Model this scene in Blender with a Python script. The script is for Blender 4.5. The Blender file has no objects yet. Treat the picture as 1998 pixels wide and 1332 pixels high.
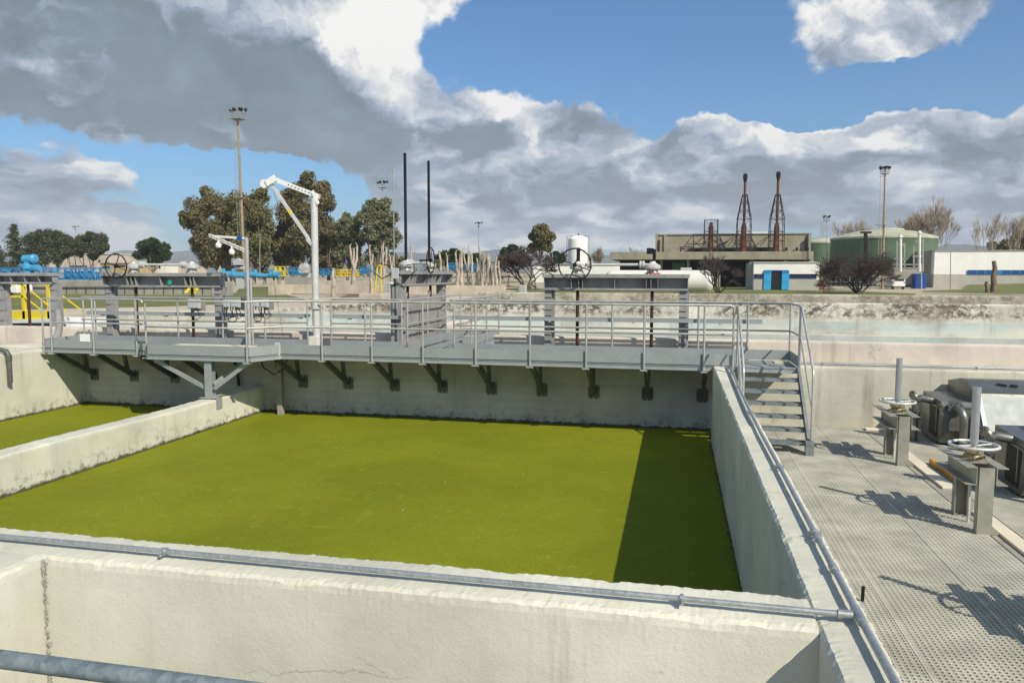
import bpy, math, random
from mathutils import Vector, Matrix, noise
R = math.radians
random.seed(7)
C = bpy.context.scene.collection
S = bpy.context.scene

# ------------------------------------------------------------------ camera
CAM = Vector((-0.725, -14.812, 1.732)); FPX = 1476.24
YAW, PITCH, ROLL = -0.2124, -0.0888, 0.0022
cp, sp, cy_, sy_ = math.cos(PITCH), math.sin(PITCH), math.cos(YAW), math.sin(YAW)
FW = Vector((sy_*cp, cy_*cp, sp)); RT = Vector((cy_, -sy_, 0)); UP = RT.cross(FW)
cr, sr = math.cos(ROLL), math.sin(ROLL)
RT, UP = cr*RT + sr*UP, -sr*RT + cr*UP
cam = bpy.data.cameras.new("camera"); co = bpy.data.objects.new("camera", cam); C.objects.link(co)
co.matrix_world = Matrix(((RT.x, UP.x, -FW.x, CAM.x), (RT.y, UP.y, -FW.y, CAM.y), (RT.z, UP.z, -FW.z, CAM.z), (0, 0, 0, 1)))
cam.sensor_width = 36; cam.lens = FPX/1998*36; cam.clip_end = 20000; cam.clip_start = 0.05
S.camera = co

def ray(u, v): return FW*FPX + RT*(u-999) - UP*(v-666)
def at(u, v, Y):                       # world point on the plane y = Y
    r = ray(u, v); return CAM + r*((Y-CAM.y)/r.y)
def gz(u, v, Z=-0.5):
    r = ray(u, v); return CAM + r*((Z-CAM.z)/r.z)

# ------------------------------------------------------------------ sun, sky
SUN = Vector((.89, -.75, 1.0)).normalized()
EL = math.asin(SUN.z); AZ = math.atan2(SUN.x, SUN.y)
sl = bpy.data.lights.new("sun", 'SUN'); sl.energy = 4.6; sl.angle = R(.5); sl.color = (1, .92, .77)
so = bpy.data.objects.new("sun", sl); C.objects.link(so)
so.rotation_euler = (-SUN).to_track_quat('-Z', 'Y').to_euler(); so.location = (20, -20, 30)
S.view_settings.view_transform = 'Standard'; S.view_settings.look = 'None'
S.view_settings.exposure = 0.27; S.view_settings.gamma = 1

class NT:
    def __init__(s, tree): s.t = tree; s.n = tree.nodes; s.l = tree.links
    def node(s, typ, **kw):
        n = s.n.new(typ)
        for k, v in kw.items():
            if k.startswith('i_'):
                key = k[2:]
                key = int(key) if key.isdigit() else key.replace('_', ' ')
                s.set(n.inputs[key], v)
            else: setattr(n, k, v)
        return n
    def set(s, inp, v):
        if isinstance(v, bpy.types.NodeSocket): s.l.new(v, inp)
        else: inp.default_value = v
    def math(s, op, a, b=None, c=None, clamp=False):
        n = s.n.new('ShaderNodeMath'); n.operation = op; n.use_clamp = clamp
        for i, v in enumerate((a, b, c)):
            if v is not None: s.set(n.inputs[i], v)
        return n.outputs[0]
    def vmath(s, op, a, b=None, scale=None):
        n = s.n.new('ShaderNodeVectorMath'); n.operation = op
        s.set(n.inputs[0], a)
        if b is not None: s.set(n.inputs[1], b)
        if scale is not None: s.set(n.inputs[3], scale)
        return n.outputs[0]
    def mix(s, f, a, b, typ='MIX'):
        n = s.n.new('ShaderNodeMix'); n.data_type = 'RGBA'; n.blend_type = typ
        s.set(n.inputs[0], f); s.set(n.inputs[6], a if isinstance(a, bpy.types.NodeSocket) else tuple(a)+(1,)*(4-len(a)))
        s.set(n.inputs[7], b if isinstance(b, bpy.types.NodeSocket) else tuple(b)+(1,)*(4-len(b)))
        return n.outputs[2]
    def noise(s, vec, scale, detail=4, rough=.55, dim='3D'):
        n = s.n.new('ShaderNodeTexNoise'); n.noise_dimensions = dim
        s.set(n.inputs['Vector'], vec); n.inputs['Scale'].default_value = scale
        n.inputs['Detail'].default_value = detail; n.inputs['Roughness'].default_value = rough
        return n.outputs[0], n.outputs[1]
    def mapr(s, v, a, b, c=0, d=1, smooth=False):
        n = s.n.new('ShaderNodeMapRange'); s.set(n.inputs[0], v)
        if smooth: n.interpolation_type = 'SMOOTHSTEP'
        for i, x in enumerate((a, b, c, d)): s.set(n.inputs[i+1], x)
        return n.outputs[0]
    def ramp(s, f, pts):
        n = s.n.new('ShaderNodeValToRGB'); s.set(n.inputs[0], f)
        e = n.color_ramp.elements
        while len(e) < len(pts): e.new(.5)
        for el, (p, c) in zip(e, pts): el.position = p; el.color = tuple(c)+(1,)
        return n.outputs[0]

w = bpy.data.worlds.new("World"); S.world = w; w.use_nodes = True
T = NT(w.node_tree)
for n in list(T.n): T.n.remove(n)
sky = T.node('ShaderNodeTexSky', sky_type='NISHITA', sun_disc=False, sun_elevation=EL, sun_rotation=AZ,
             air_density=1.0, dust_density=.6, ozone_density=2.2, altitude=20)
tc = T.node('ShaderNodeTexCoord').outputs['Generated']
sx = T.node('ShaderNodeSeparateXYZ'); T.l.new(tc, sx.inputs[0])
az = T.math('MULTIPLY', T.math('ARCTAN2', sx.outputs[0], sx.outputs[1]), 57.2958)
el = T.math('MULTIPLY', T.math('ARCSINE', sx.outputs[2]), 57.2958)
cmb = T.node('ShaderNodeCombineXYZ'); T.l.new(az, cmb.inputs[0]); T.l.new(el, cmb.inputs[1])
ae = cmb.outputs[0]
d1 = T.noise(tc, 5.5, 5, .6)[1]
dist = T.vmath('SCALE', T.vmath('SUBTRACT', d1, (.5, .5, .5)), scale=9.0)
aed = T.vmath('ADD', ae, dist)
def px2ae(u, v):
    d = ray(u, v).normalized(); return math.degrees(math.atan2(d.x, d.y)), math.degrees(math.asin(d.z))
def blob(u, v, ru, rv, rot=0, wgt=1.0, vec=None):
    a, e = px2ae(u, v)
    m = T.node('ShaderNodeMapping', vector_type='TEXTURE'); T.l.new(vec or aed, m.inputs[0])
    m.inputs[1].default_value = (a, e, 0); m.inputs[2].default_value = (0, 0, R(-rot)); m.inputs[3].default_value = (ru*.040, rv*.040, 1000)
    g = T.node('ShaderNodeTexGradient', gradient_type='SPHERICAL'); T.l.new(m.outputs[0], g.inputs[0])
    return T.math('MULTIPLY', T.mapr(g.outputs[1], 0, .6, 0, 1, True), wgt)
def total(lst, vec=None):
    o = None
    for b in lst:
        x = blob(*b, vec=vec); o = x if o is None else T.math('ADD', o, x)
    return o
cov = total([(120, 60, 420, 200, 0, 1.2), (470, 160, 420, 190, 14, 1.3), (800, 260, 380, 150, 14, 1.2), (620, 60, 330, 180, 0, 1.1), (1040, 330, 330, 150, 8, 1.0), (810, 20, 200, 95, -6, 1.25),
             (960, 150, 120, 60, 25, .7),
             (1720, 40, 270, 100, 0, 1.5), (1860, 320, 400, 160, -10, 1.4), (1560, 330, 320, 130, -10, 1.0), (1300, 350, 400, 130, 0, 1.0), (1200, 250, 200, 60, 0, .55),
             (1440, 255, 120, 50, 0, .7), (225, 290, 130, 60, 0, 1.2), (60, 190, 130, 60, 0, .9), (90, 400, 330, 110, 0, .9),
             (1000, 440, 500, 90, 0, .8), (1800, 430, 400, 90, 0, .8)])
hole = total([(1200, 110, 480, 125, 4, 1.8), (420, 330, 270, 75, 12, 1.8), (600, 365, 170, 70, 10, 1.5), (1960, 90, 130, 110, 0, 1.8), (90, 270, 150, 50, 10, 1.0), (720, 92, 80, 30, 0, .8), (1560, 185, 420, 60, -6, 2.2),
              (1000, 400, 260, 30, 0, .75), (1500, 390, 220, 28, 0, .7), (330, 390, 200, 25, 0, .6), (1500, 300, 200, 35, 0, .25)])
# cloud texture whose grain shrinks and flattens towards the horizon
zz = T.math('ADD', T.math('MAXIMUM', sx.outputs[2], 0.0), .13)
cl = T.node('ShaderNodeCombineXYZ')
T.l.new(T.math('MULTIPLY', T.math('ADD', az, 12.0), .01745*3.0), cl.inputs[0])
T.l.new(T.math('MULTIPLY', T.math('LOGARITHM', zz, math.e), 1.6), cl.inputs[1])
clv0 = cl.outputs[0]
wrp = T.vmath('SCALE', T.vmath('SUBTRACT', T.noise(clv0, 2.6, 5, .6, '2D')[1], (.5, .5, .5)), scale=.42)
clv = T.vmath('ADD', clv0, wrp)
def puff(vec, sc, det=2.0):
    v_ = T.node('ShaderNodeTexVoronoi', voronoi_dimensions='2D', feature='SMOOTH_F1'); T.l.new(vec, v_.inputs['Vector']); v_.inputs['Scale'].default_value = sc
    v_.inputs['Smoothness'].default_value = .35; v_.inputs['Detail'].default_value = det; v_.inputs['Roughness'].default_value = .5
    return v_.outputs['Distance']
def height(vec):
    a = T.noise(vec, 1.25, 8, .60, '2D')[0]
    return T.math('SUBTRACT', a, T.math('MULTIPLY', puff(vec, 2.6), .30))
nz_ = height(clv)
nz = T.math('ADD', nz_, .15)
nz2 = T.math('ADD', height(T.vmath('ADD', clv, (.055, .12, 0))), .15)
nzf = T.noise(clv, 6.5, 6, .62, '2D')[0]
lowb = T.mapr(el, 4.0, 14.0, .34, 0.0, True)
outside = T.mapr(T.math('ABSOLUTE', T.math('ADD', az, 12.0)), 44, 60, 0, .45, True)  # extra cloud out of view, set to keep the ambient light neutral
dens = T.math('ADD', T.math('SUBTRACT', T.math('ADD', T.math('ADD', cov, lowb), outside), hole), T.math('MULTIPLY', T.math('SUBTRACT', nz, .5), 2.6))
alpha = T.mapr(dens, .05, .72, 0, 1, True)
lit = T.math('MULTIPLY', T.math('SUBTRACT', nz, nz2), 2.3)
lit = T.math('ADD', lit, T.math('MULTIPLY', T.math('SUBTRACT', nzf, .5), .5))
dark = total([(270, 150, 470, 210, 10, .36), (560, 245, 420, 130, 13, .30), (760, 300, 300, 90, 12, .12), (90, 210, 160, 60, 0, .3), (1350, 400, 600, 90, 0, .16), (1800, 400, 400, 80, 0, .14), (160, 430, 300, 50, 0, .1)])
brt = total([(830, 40, 210, 90, -5, .45), (700, 110, 160, 90, 40, .25), (1440, 250, 110, 50, 5, .5), (230, 285, 130, 50, 0, .35), (1010, 240, 120, 70, 30, .2), (1660, 50, 170, 90, 0, .22), (1780, 200, 260, 60, -15, .22),
             (60, 170, 90, 50, 0, .3), (250, 330, 120, 40, 0, .3), (480, 408, 160, 30, 0, .3), (1180, 455, 160, 30, 0, .3), (1330, 415, 120, 40, 0, .25), (900, 170, 260, 110, 20, .32), (1350, 330, 140, 30, 0, .25), (1850, 340, 220, 30, 0, .2), (480, 405, 180, 25, 0, .3)])
hor = T.mapr(el, .5, 6.0, .36, 0, True)
thin = T.mapr(dens, .5, 1.3, .12, 0, True)
b = T.math('ADD', T.math('ADD', T.math('SUBTRACT', T.math('ADD', .43, lit), dark), T.math('ADD', brt, hor)), thin)
b = T.math('MAXIMUM', b, T.math('ADD', T.math('MULTIPLY', T.noise(clv0, 2.2, 7, .62, '2D')[0], .62), T.math('ADD', -.17, T.math('MULTIPLY', T.math('SUBTRACT', nzf, .5), .25))))
ccol = T.ramp(b, [(0.0, (.13, .175, .205)), (.2, (.19, .24, .285)), (.42, (.31, .37, .46)), (.66, (.53, .575, .65)), (.88, (.84, .84, .82)), (1.0, (1.0, .98, .93))])
skyc = T.mix(1.0, sky.outputs[0], (.46, 1.0, 1.36), 'MULTIPLY')
ccol10 = T.vmath('SCALE', ccol, scale=11.5)
fin = T.mix(T.math('MULTIPLY', alpha, .97), skyc, ccol10)
bg = T.node('ShaderNodeBackground'); T.l.new(fin, bg.inputs[0]); bg.inputs[1].default_value = .076
wo = T.node('ShaderNodeOutputWorld'); T.l.new(bg.outputs[0], wo.inputs[0])

# ------------------------------------------------------------------ materials
MATS = {}
def newmat(name):
    m = bpy.data.materials.new(name); m.use_nodes = True
    t = NT(m.node_tree)
    for n in list(t.n): t.n.remove(n)
    p = t.node('ShaderNodeBsdfPrincipled'); o = t.node('ShaderNodeOutputMaterial'); t.l.new(p.outputs[0], o.inputs[0])
    MATS[name] = m
    return m, t, p
def pos(t): return t.node('ShaderNodeNewGeometry').outputs['Position']
def bump(t, p, h, strength, dist):
    bn = t.node('ShaderNodeBump'); bn.inputs['Strength'].default_value = strength; bn.inputs['Distance'].default_value = dist
    t.l.new(h, bn.inputs['Height']); t.l.new(bn.outputs[0], p.inputs['Normal'])
def scaled(t, v, sc):
    return t.vmath('MULTIPLY', v, sc)

def concrete(name, base, dark=(.16, .14, .11), streak=.5, blotch=.25, mould=0, bmp=.5, zbands=None, spots=.3, green=0, formwork=False):
    m, t, p = newmat(name); P = pos(t)
    n1 = t.noise(P, .55, 6, .6)[0]; n2 = t.noise(P, 3.2, 6, .65)[0]; n3 = t.noise(P, 38, 4, .7)[0]
    lo = tuple(c*.70 for c in base); hi = tuple(min(1, c*1.16) for c in base)
    col = t.mix(t.mapr(n1, .3, .7), lo, hi)
    col = t.mix(t.mapr(n2, .35, .75, 0, blotch), col, tuple(c*.62 for c in base))
    col = t.mix(t.mapr(n3, .55, .8, 0, .35), col, tuple(c*.68 for c in base))
    if zbands:
        sz = t.node('ShaderNodeSeparateXYZ'); t.l.new(P, sz.inputs[0])
        zn = t.math('ADD', sz.outputs[2], t.math('MULTIPLY', t.math('SUBTRACT', n2, .5), .12))
        for z0, z1, c, k in zbands:
            f = t.math('MULTIPLY', t.mapr(zn, z0, z0+.05, 0, 1, True), t.mapr(zn, z1-.05, z1, 1, 0, True))
            nn = t.noise(scaled(t, P, (.35, .35, 1.2)), 1.5, 4, .6)[0]
            col = t.mix(t.math('MULTIPLY', t.math('MULTIPLY', f, k), t.mapr(nn, .35, .6)), col, c)
    st = t.noise(scaled(t, P, (5.5, 5.5, .28)), 1.0, 5, .6)[0]
    st2 = t.noise(P, .8, 3, .5)[0]
    stf = t.math('MULTIPLY', t.mapr(st, .54, .74), t.mapr(st2, .38, .62))
    col = t.mix(t.math('MULTIPLY', stf, streak), col, dark)
    if mould:
        sz2 = t.node('ShaderNodeSeparateXYZ'); t.l.new(P, sz2.inputs[0])
        a = t.noise(scaled(t, P, (1, 1, 1.3)), 6, 7, .75)[0]; bb = t.noise(scaled(t, P, (.55, .55, .9)), 1.5, 3, .55)[0]
        f = t.math('MULTIPLY', t.mapr(a, .45, .53), t.mapr(bb, .36, .50, 0, .55 if mould == 2 else 1))
        if mould != 2: f = t.math('MULTIPLY', f, t.mapr(sz2.outputs[2], .34, .60, 0, 1, True))
        col = t.mix(t.math('MULTIPLY', f, .88), col, (.055, .042, .028))
        col = t.mix(t.math('MULTIPLY', t.mapr(bb, .5, .68), .4), col, (.20, .145, .09))
    if spots:
        sp_ = t.noise(P, 14, 2, .5)[0]
        col = t.mix(t.mapr(sp_, .72, .78, 0, spots), col, dark)
    lj = t.node('ShaderNodeSeparateXYZ'); t.l.new(P, lj.inputs[0])
    bl = t.noise(scaled(t, P, (1.3, 1.3, .55)), 1.1, 5, .6)[0]
    col = t.mix(t.mapr(bl, .52, .68, 0, .28), col, tuple(c*.66 for c in base))
    vc = t.node('ShaderNodeTexVoronoi', feature='DISTANCE_TO_EDGE'); t.l.new(t.vmath('ADD', P, t.vmath('SCALE', t.noise(P, 3, 4, .6)[1], scale=.35)), vc.inputs['Vector']); vc.inputs['Scale'].default_value = .75
    ck = t.math('MULTIPLY', t.mapr(vc.outputs['Distance'], .0, .006, .55, 0), t.mapr(t.noise(P, .7, 2, .5)[0], .52, .6))
    col = t.mix(ck, col, tuple(c*.35 for c in base))
    if formwork:
        wv = t.node('ShaderNodeTexWave', wave_type='BANDS', bands_direction='Z'); t.l.new(P, wv.inputs[0]); wv.inputs['Scale'].default_value = 1.7; wv.inputs['Distortion'].default_value = 1.2
        wv.inputs['Detail'].default_value = 3
        col = t.mix(t.math('MULTIPLY', wv.outputs[1], .14), col, tuple(c*.5 for c in base))
    if green:
        sg = t.node('ShaderNodeSeparateXYZ'); t.l.new(P, sg.inputs[0])
        zz_ = t.math('ADD', sg.outputs[2], t.math('MULTIPLY', t.math('SUBTRACT', t.noise(P, 5.5, 6, .75)[0], .5), .20))
        f = t.mapr(zz_, -1.475, -1.425, 1, 0, True)
        col = t.mix(t.math('MULTIPLY', f, .9), col, (.045, .048, .018))
        f2 = t.math('MULTIPLY', t.mapr(t.noise(P, 8, 5, .7)[0], .52, .6), t.mapr(sg.outputs[2], -1.42, -1.15, .5, 0, True))
        col = t.mix(f2, col, (.07, .06, .035))
    t.l.new(col, p.inputs['Base Color']); p.inputs['Roughness'].default_value = .92
    p.inputs['Specular IOR Level'].default_value = .25
    h = t.math('ADD', t.math('MULTIPLY', n3, .5), t.math('ADD', n2, t.math('MULTIPLY', t.noise(P, 130, 3, .7)[0], .25)))
    bump(t, p, h, bmp, .02)
    return m
concrete('concrete', (.64, .625, .52), dark=(.25, .225, .175), streak=.5, blotch=.16, green=1, bmp=.3)
concrete('coping', (.57, .545, .44), streak=0, blotch=.2, bmp=1.0, spots=.35)
concrete('back_concrete', (.52, .495, .47), dark=(.10, .085, .06), streak=.35, blotch=.25, green=1, formwork=True, bmp=.25)
concrete('wall_cream', (.60, .575, .475), dark=(.17, .14, .10), streak=.62, blotch=.2)
concrete('wall_pink', (.64, .575, .49), dark=(.2, .16, .12), streak=.5, blotch=.15)
concrete('basin_far', (.70, .67, .58), dark=(.15, .12, .09), streak=.5, mould=1, zbands=[(-.6, .38, (.42, .55, .56), .75), (-.1, .12, (.62, .58, .5), .7)], spots=.2, bmp=.3)
concrete('parapet', (.56, .52, .42), dark=(.09, .075, .055), streak=.8, mould=2, spots=.3)
concrete('plant_concrete', (.34, .31, .235), dark=(.09, .08, .06), streak=.7, blotch=.3, formwork=True)
concrete('grey_concrete', (.36, .345, .30), dark=(.08, .075, .06), streak=.8, blotch=.3)
concrete('beige_wall', (.52, .46, .37), dark=(.2, .16, .12), streak=.4, blotch=.2)
concrete('dark_pit', (.10, .095, .08), streak=.3)

def paint(name, col, rough=.55, metal=0, var=.18, scale=6, bmp=.1, spec=.4, rust=0, rustcol=(.16, .07, .035), chalk=0):
    m, t, p = newmat(name); P = pos(t)
    n = t.noise(P, scale, 5, .6)[0]
    c = t.mix(t.mapr(n, .3, .7), tuple(x*(1-var) for x in col), tuple(min(1, x*(1+var)) for x in col))
    if rust:
        r = t.noise(P, scale*2.3, 6, .7)[0]
        c = t.mix(t.mapr(r, .68-rust*.3, .8-rust*.3, 0, .9), c, rustcol)
    if chalk:
        r = t.noise(scaled(t, P, (3, 3, .6)), 4, 5, .65)[0]
        c = t.mix(t.mapr(r, .62, .70, 0, chalk), c, (.6, .6, .58))
    t.l.new(c, p.inputs['Base Color']); p.inputs['Roughness'].default_value = rough
    p.inputs['Metallic'].default_value = metal; p.inputs['Specular IOR Level'].default_value = spec
    rr = t.mapr(t.noise(P, scale*3, 4, .6)[0], .3, .7, rough*.8, min(1, rough*1.25)); t.l.new(rr, p.inputs['Roughness'])
    if bmp: bump(t, p, n, bmp, .01)
    return m
def galv(name, a, b_, metal=.35, rough=.5):
    m, t, p = newmat(name); P = pos(t)
    v = t.node('ShaderNodeTexVoronoi'); t.l.new(P, v.inputs[0]); v.inputs['Scale'].default_value = 60
    n = t.noise(P, 2.2, 5, .6)[0]
    f = t.math('ADD', t.math('MULTIPLY', t.node('ShaderNodeSeparateColor', i_0=v.outputs['Color']).outputs[0], .45), t.math('MULTIPLY', n, .6))
    c = t.mix(t.mapr(f, .25, .8), a, b_)
    s2 = t.noise(scaled(t, P, (6, 6, 1.2)), 3.5, 5, .7)[0]
    c = t.mix(t.mapr(s2, .66, .76, 0, .35), c, (.5, .52, .52))
    t.l.new(c, p.inputs['Base Color']); p.inputs['Metallic'].default_value = metal
    t.l.new(t.mapr(n, .3, .7, rough*.8, rough*1.2), p.inputs['Roughness'])
    rs = t.noise(scaled(t, P, (4, 4, 1.5)), 2.6, 6, .72)[0]; c = t.mix(t.mapr(rs, .66, .76, 0, .5), c, (.20, .13, .08)); t.l.new(c, p.inputs['Base Color'])
    bump(t, p, n, .15, .01)
galv('galv', (.28, .305, .31), (.355, .38, .38), .25, .6)
galv('galv_dark', (.13, .165, .18), (.25, .29, .30), .3, .5)
galv('rail', (.36, .36, .345), (.52, .52, .50), .4, .42)
galv('conduit', (.30, .32, .325), (.46, .475, .47), .55, .38)
paint('stair_steel', (.21, .24, .25), .55, .3, .25, 9)
paint('grating', (.44, .43, .365), .75, 0, .22, 2.2)
paint('gate_grey', (.27, .265, .26), .55, 0, .2, 4, chalk=.25)
paint('gate_plate', (.29, .27, .26), .6, 0, .2, 3, chalk=.3)
paint('cast_grey', (.50, .50, .47), .45, .1, .2, 9)
paint('black_iron', (.012, .013, .018), .35, .2, .3, 12)
paint('stem_black', (.022, .02, .026), .3, .4, .4, 6)
paint('rust_stem', (.06, .028, .02), .6, .2, .4, 9)
paint('white_paint', (.78, .78, .75), .4, 0, .05, 3)
paint('strut_dark', (.10, .105, .10), .5, .3, .3, 8)
paint('white_metal', (.60, .60, .585), .35, .2, .08, 5)
paint('offwhite', (.66, .645, .60), .6, 0, .08, 2)
paint('white_wall', (.80, .79, .74), .8, 0, .06, .6)
paint('grey_wall', (.34, .32, .28), .85, 0, .12, .5)
paint('plinth', (.42, .40, .35), .85, 0, .12, .5)
paint('box_grey', (.42, .44, .45), .4, 0, .05, 4)
paint('yellow', (.72, .56, .02), .45, 0, .12, 6)
paint('yellow_dirty', (.55, .36, .05), .5, 0, .25, 6)
paint('blue', (.035, .19, .40), .4, 0, .18, 5)
paint('cyan', (.06, .30, .50), .35, 0, .15, 7)
paint('deep_blue', (.012, .07, .28), .4, 0, .15, 4)
paint('door_blue', (.03, .36, .66), .45, 0, .08, 1)
paint('green_dot', (.0, .38, .22), .5, 0, .05, 5)
paint('orange_dirty', (.55, .27, .03), .5, 0, .3, 6)
paint('cream_strip', (.66, .60, .46), .7, 0, .08, 2)
paint('stainless', (.22, .22, .20), .38, .7, .18, 3)
paint('stainless_light', (.40, .42, .40), .6, .1, .06, 2)
paint('stand_grey', (.33, .325, .27), .55, .3, .2, 5)
paint('stem_grey', (.40, .42, .43), .35, .6, .12, 6)
paint('brass_old', (.30, .25, .15), .5, .4, .35, 25, rust=.4)
paint('dark_rubber', (.02, .02, .02), .6, 0, .2, 8)
paint('pipe_dark', (.10, .105, .10), .4, .1, .25, 8)
paint('rust', (.13, .045, .028), .75, .1, .45, 1.6, rust=.35, rustcol=(.04, .018, .014))
paint('lattice', (.045, .035, .035), .7, .2, .4, 2)
paint('soot', (.010, .008, .009), .8, 0, .2, 2)
paint('tank_green', (.085, .13, .08), .7, 0, .22, .35)
paint('tank_roof', (.40, .40, .30), .8, 0, .2, .4)
paint('green_panel', (.10, .19, .15), .6, 0, .15, 1)
paint('dark_void', (.012, .012, .013), .9, 0, .2, 1)  # near-black that stands in for the shade inside recesses and openings
paint('window_dark', (.02, .03, .045), .15, 0, .3, 1.2, spec=.6)
paint('window_blue', (.02, .07, .22), .2, 0, .25, 1)
paint('pole_rust', (.30, .23, .15), .7, .1, .25, 1.5)
paint('pole_grey', (.34, .34, .32), .6, .2, .15, 1)
paint('black_metal', (.018, .02, .028), .5, .2, .2, 3)
paint('glass', (.03, .04, .045), .08, 0, .1, 2, spec=.8)
paint('tyre', (.015, .015, .015), .8, 0, .1, 8)
paint('red', (.35, .02, .02), .5, 0, .1, 8)
paint('tote_plastic', (.72, .74, .70), .4, 0, .05, 2)
paint('tote_green', (.50, .55, .32), .4, 0, .1, 2)
paint('stair_yellow', (.72, .56, .02), .45, 0, .12, 6)
paint('bark_white', (.42, .36, .29), .85, 0, .4, 1.8, bmp=.5, rust=.5, rustcol=(.16, .10, .06))
paint('bark', (.17, .13, .095), .9, 0, .35, 3, bmp=.5)
paint('twig', (.07, .05, .045), .9, 0, .3, 3)
paint('twig_pale', (.34, .28, .21), .9, 0, .3, 1)
paint('soil', (.17, .11, .065), .95, 0, .3, .8)
paint('stone', (.42, .39, .32), .95, 0, .2, 3)
paint('hut', (.42, .33, .16), .8, 0, .2, 1)
paint('hill', (.075, .095, .075), 1, 0, .35, .004)

def leaf(name, a, b_, c_):
    m, t, p = newmat(name); P = pos(t)
    n = t.noise(P, .38, 3, .6)[0]; n2 = t.noise(P, 2.3, 3, .6)[0]
    c = t.mix(t.mapr(n, .35, .65), a, b_); c = t.mix(t.mapr(n2, .45, .72), c, c_)
    t.l.new(c, p.inputs['Base Color']); p.inputs['Roughness'].default_value = .7; p.inputs['Specular IOR Level'].default_value = .2
leaf('leaf_euc', (.12, .115, .048), (.175, .14, .065), (.21, .18, .095))
leaf('leaf_euc_pale', (.12, .135, .07), (.16, .17, .095), (.30, .29, .20))
leaf('leaf_olive', (.12, .13, .045), (.175, .16, .065), (.22, .2, .10))
leaf('leaf_pine', (.04, .06, .028), (.065, .08, .04), (.12, .12, .065))
leaf('leaf_dark', (.02, .045, .014), (.035, .06, .022), (.05, .075, .03))

m, t, p = newmat('duckweed'); P = pos(t)
n1 = t.noise(P, .35, 5, .6)[0]; n2 = t.noise(P, 9, 6, .75)[0]; n3 = t.noise(P, 55, 4, .75)[0]; n4 = t.noise(scaled(t, P, (1, 2.2, 1)), 2.2, 6, .7)[0]
c = t.mix(t.mapr(n1, .38, .62), (.165, .19, .007), (.215, .238, .011))
c = t.mix(t.mapr(n3, .42, .68, 0, .8), c, (.12, .14, .008))
c = t.mix(t.math('MULTIPLY', t.mapr(n2, .52, .75), t.mapr(n4, .45, .65)), c, (.33, .34, .05))
fl = t.noise(P, 23, 2, .5)[0]; c = t.mix(t.mapr(fl, .765, .79, 0, .8), c, (.5, .52, .25))
t.l.new(c, p.inputs['Base Color']); p.inputs['Roughness'].default_value = .8; p.inputs['Specular IOR Level'].default_value = .12
bump(t, p, t.math('ADD', n3, t.math('MULTIPLY', n2, .6)), .5, .012)

m, t, p = newmat('ground'); P = pos(t)
n1 = t.noise(P, .05, 6, .6)[0]; n2 = t.noise(P, .8, 6, .7)[0]
c = t.mix(t.mapr(n2, .35, .7), (.37, .31, .22), (.50, .43, .32)); c = t.mix(t.mapr(n1, .52, .6), c, (.11, .12, .04))
t.l.new(c, p.inputs['Base Color']); p.inputs['Roughness'].default_value = .95
m, t, p = newmat('road'); P = pos(t)
n1 = t.noise(P, .25, 6, .65)[0]; c = t.mix(t.mapr(n1, .35, .65), (.40, .34, .25), (.53, .465, .36))
t.l.new(c, p.inputs['Base Color']); p.inputs['Roughness'].default_value = .95
m, t, p = newmat('grass'); P = pos(t)
n1 = t.noise(P, .18, 6, .65)[0]; n2 = t.noise(P, 2.0, 5, .7)[0]
c = t.mix(t.mapr(n1, .35, .65), (.10, .125, .022), (.165, .165, .045)); c = t.mix(t.mapr(n2, .5, .75, 0, .6), c, (.24, .20, .09))
t.l.new(c, p.inputs['Base Color']); p.inputs['Roughness'].default_value = .95
bump(t, p, n2, .8, .15)

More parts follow.
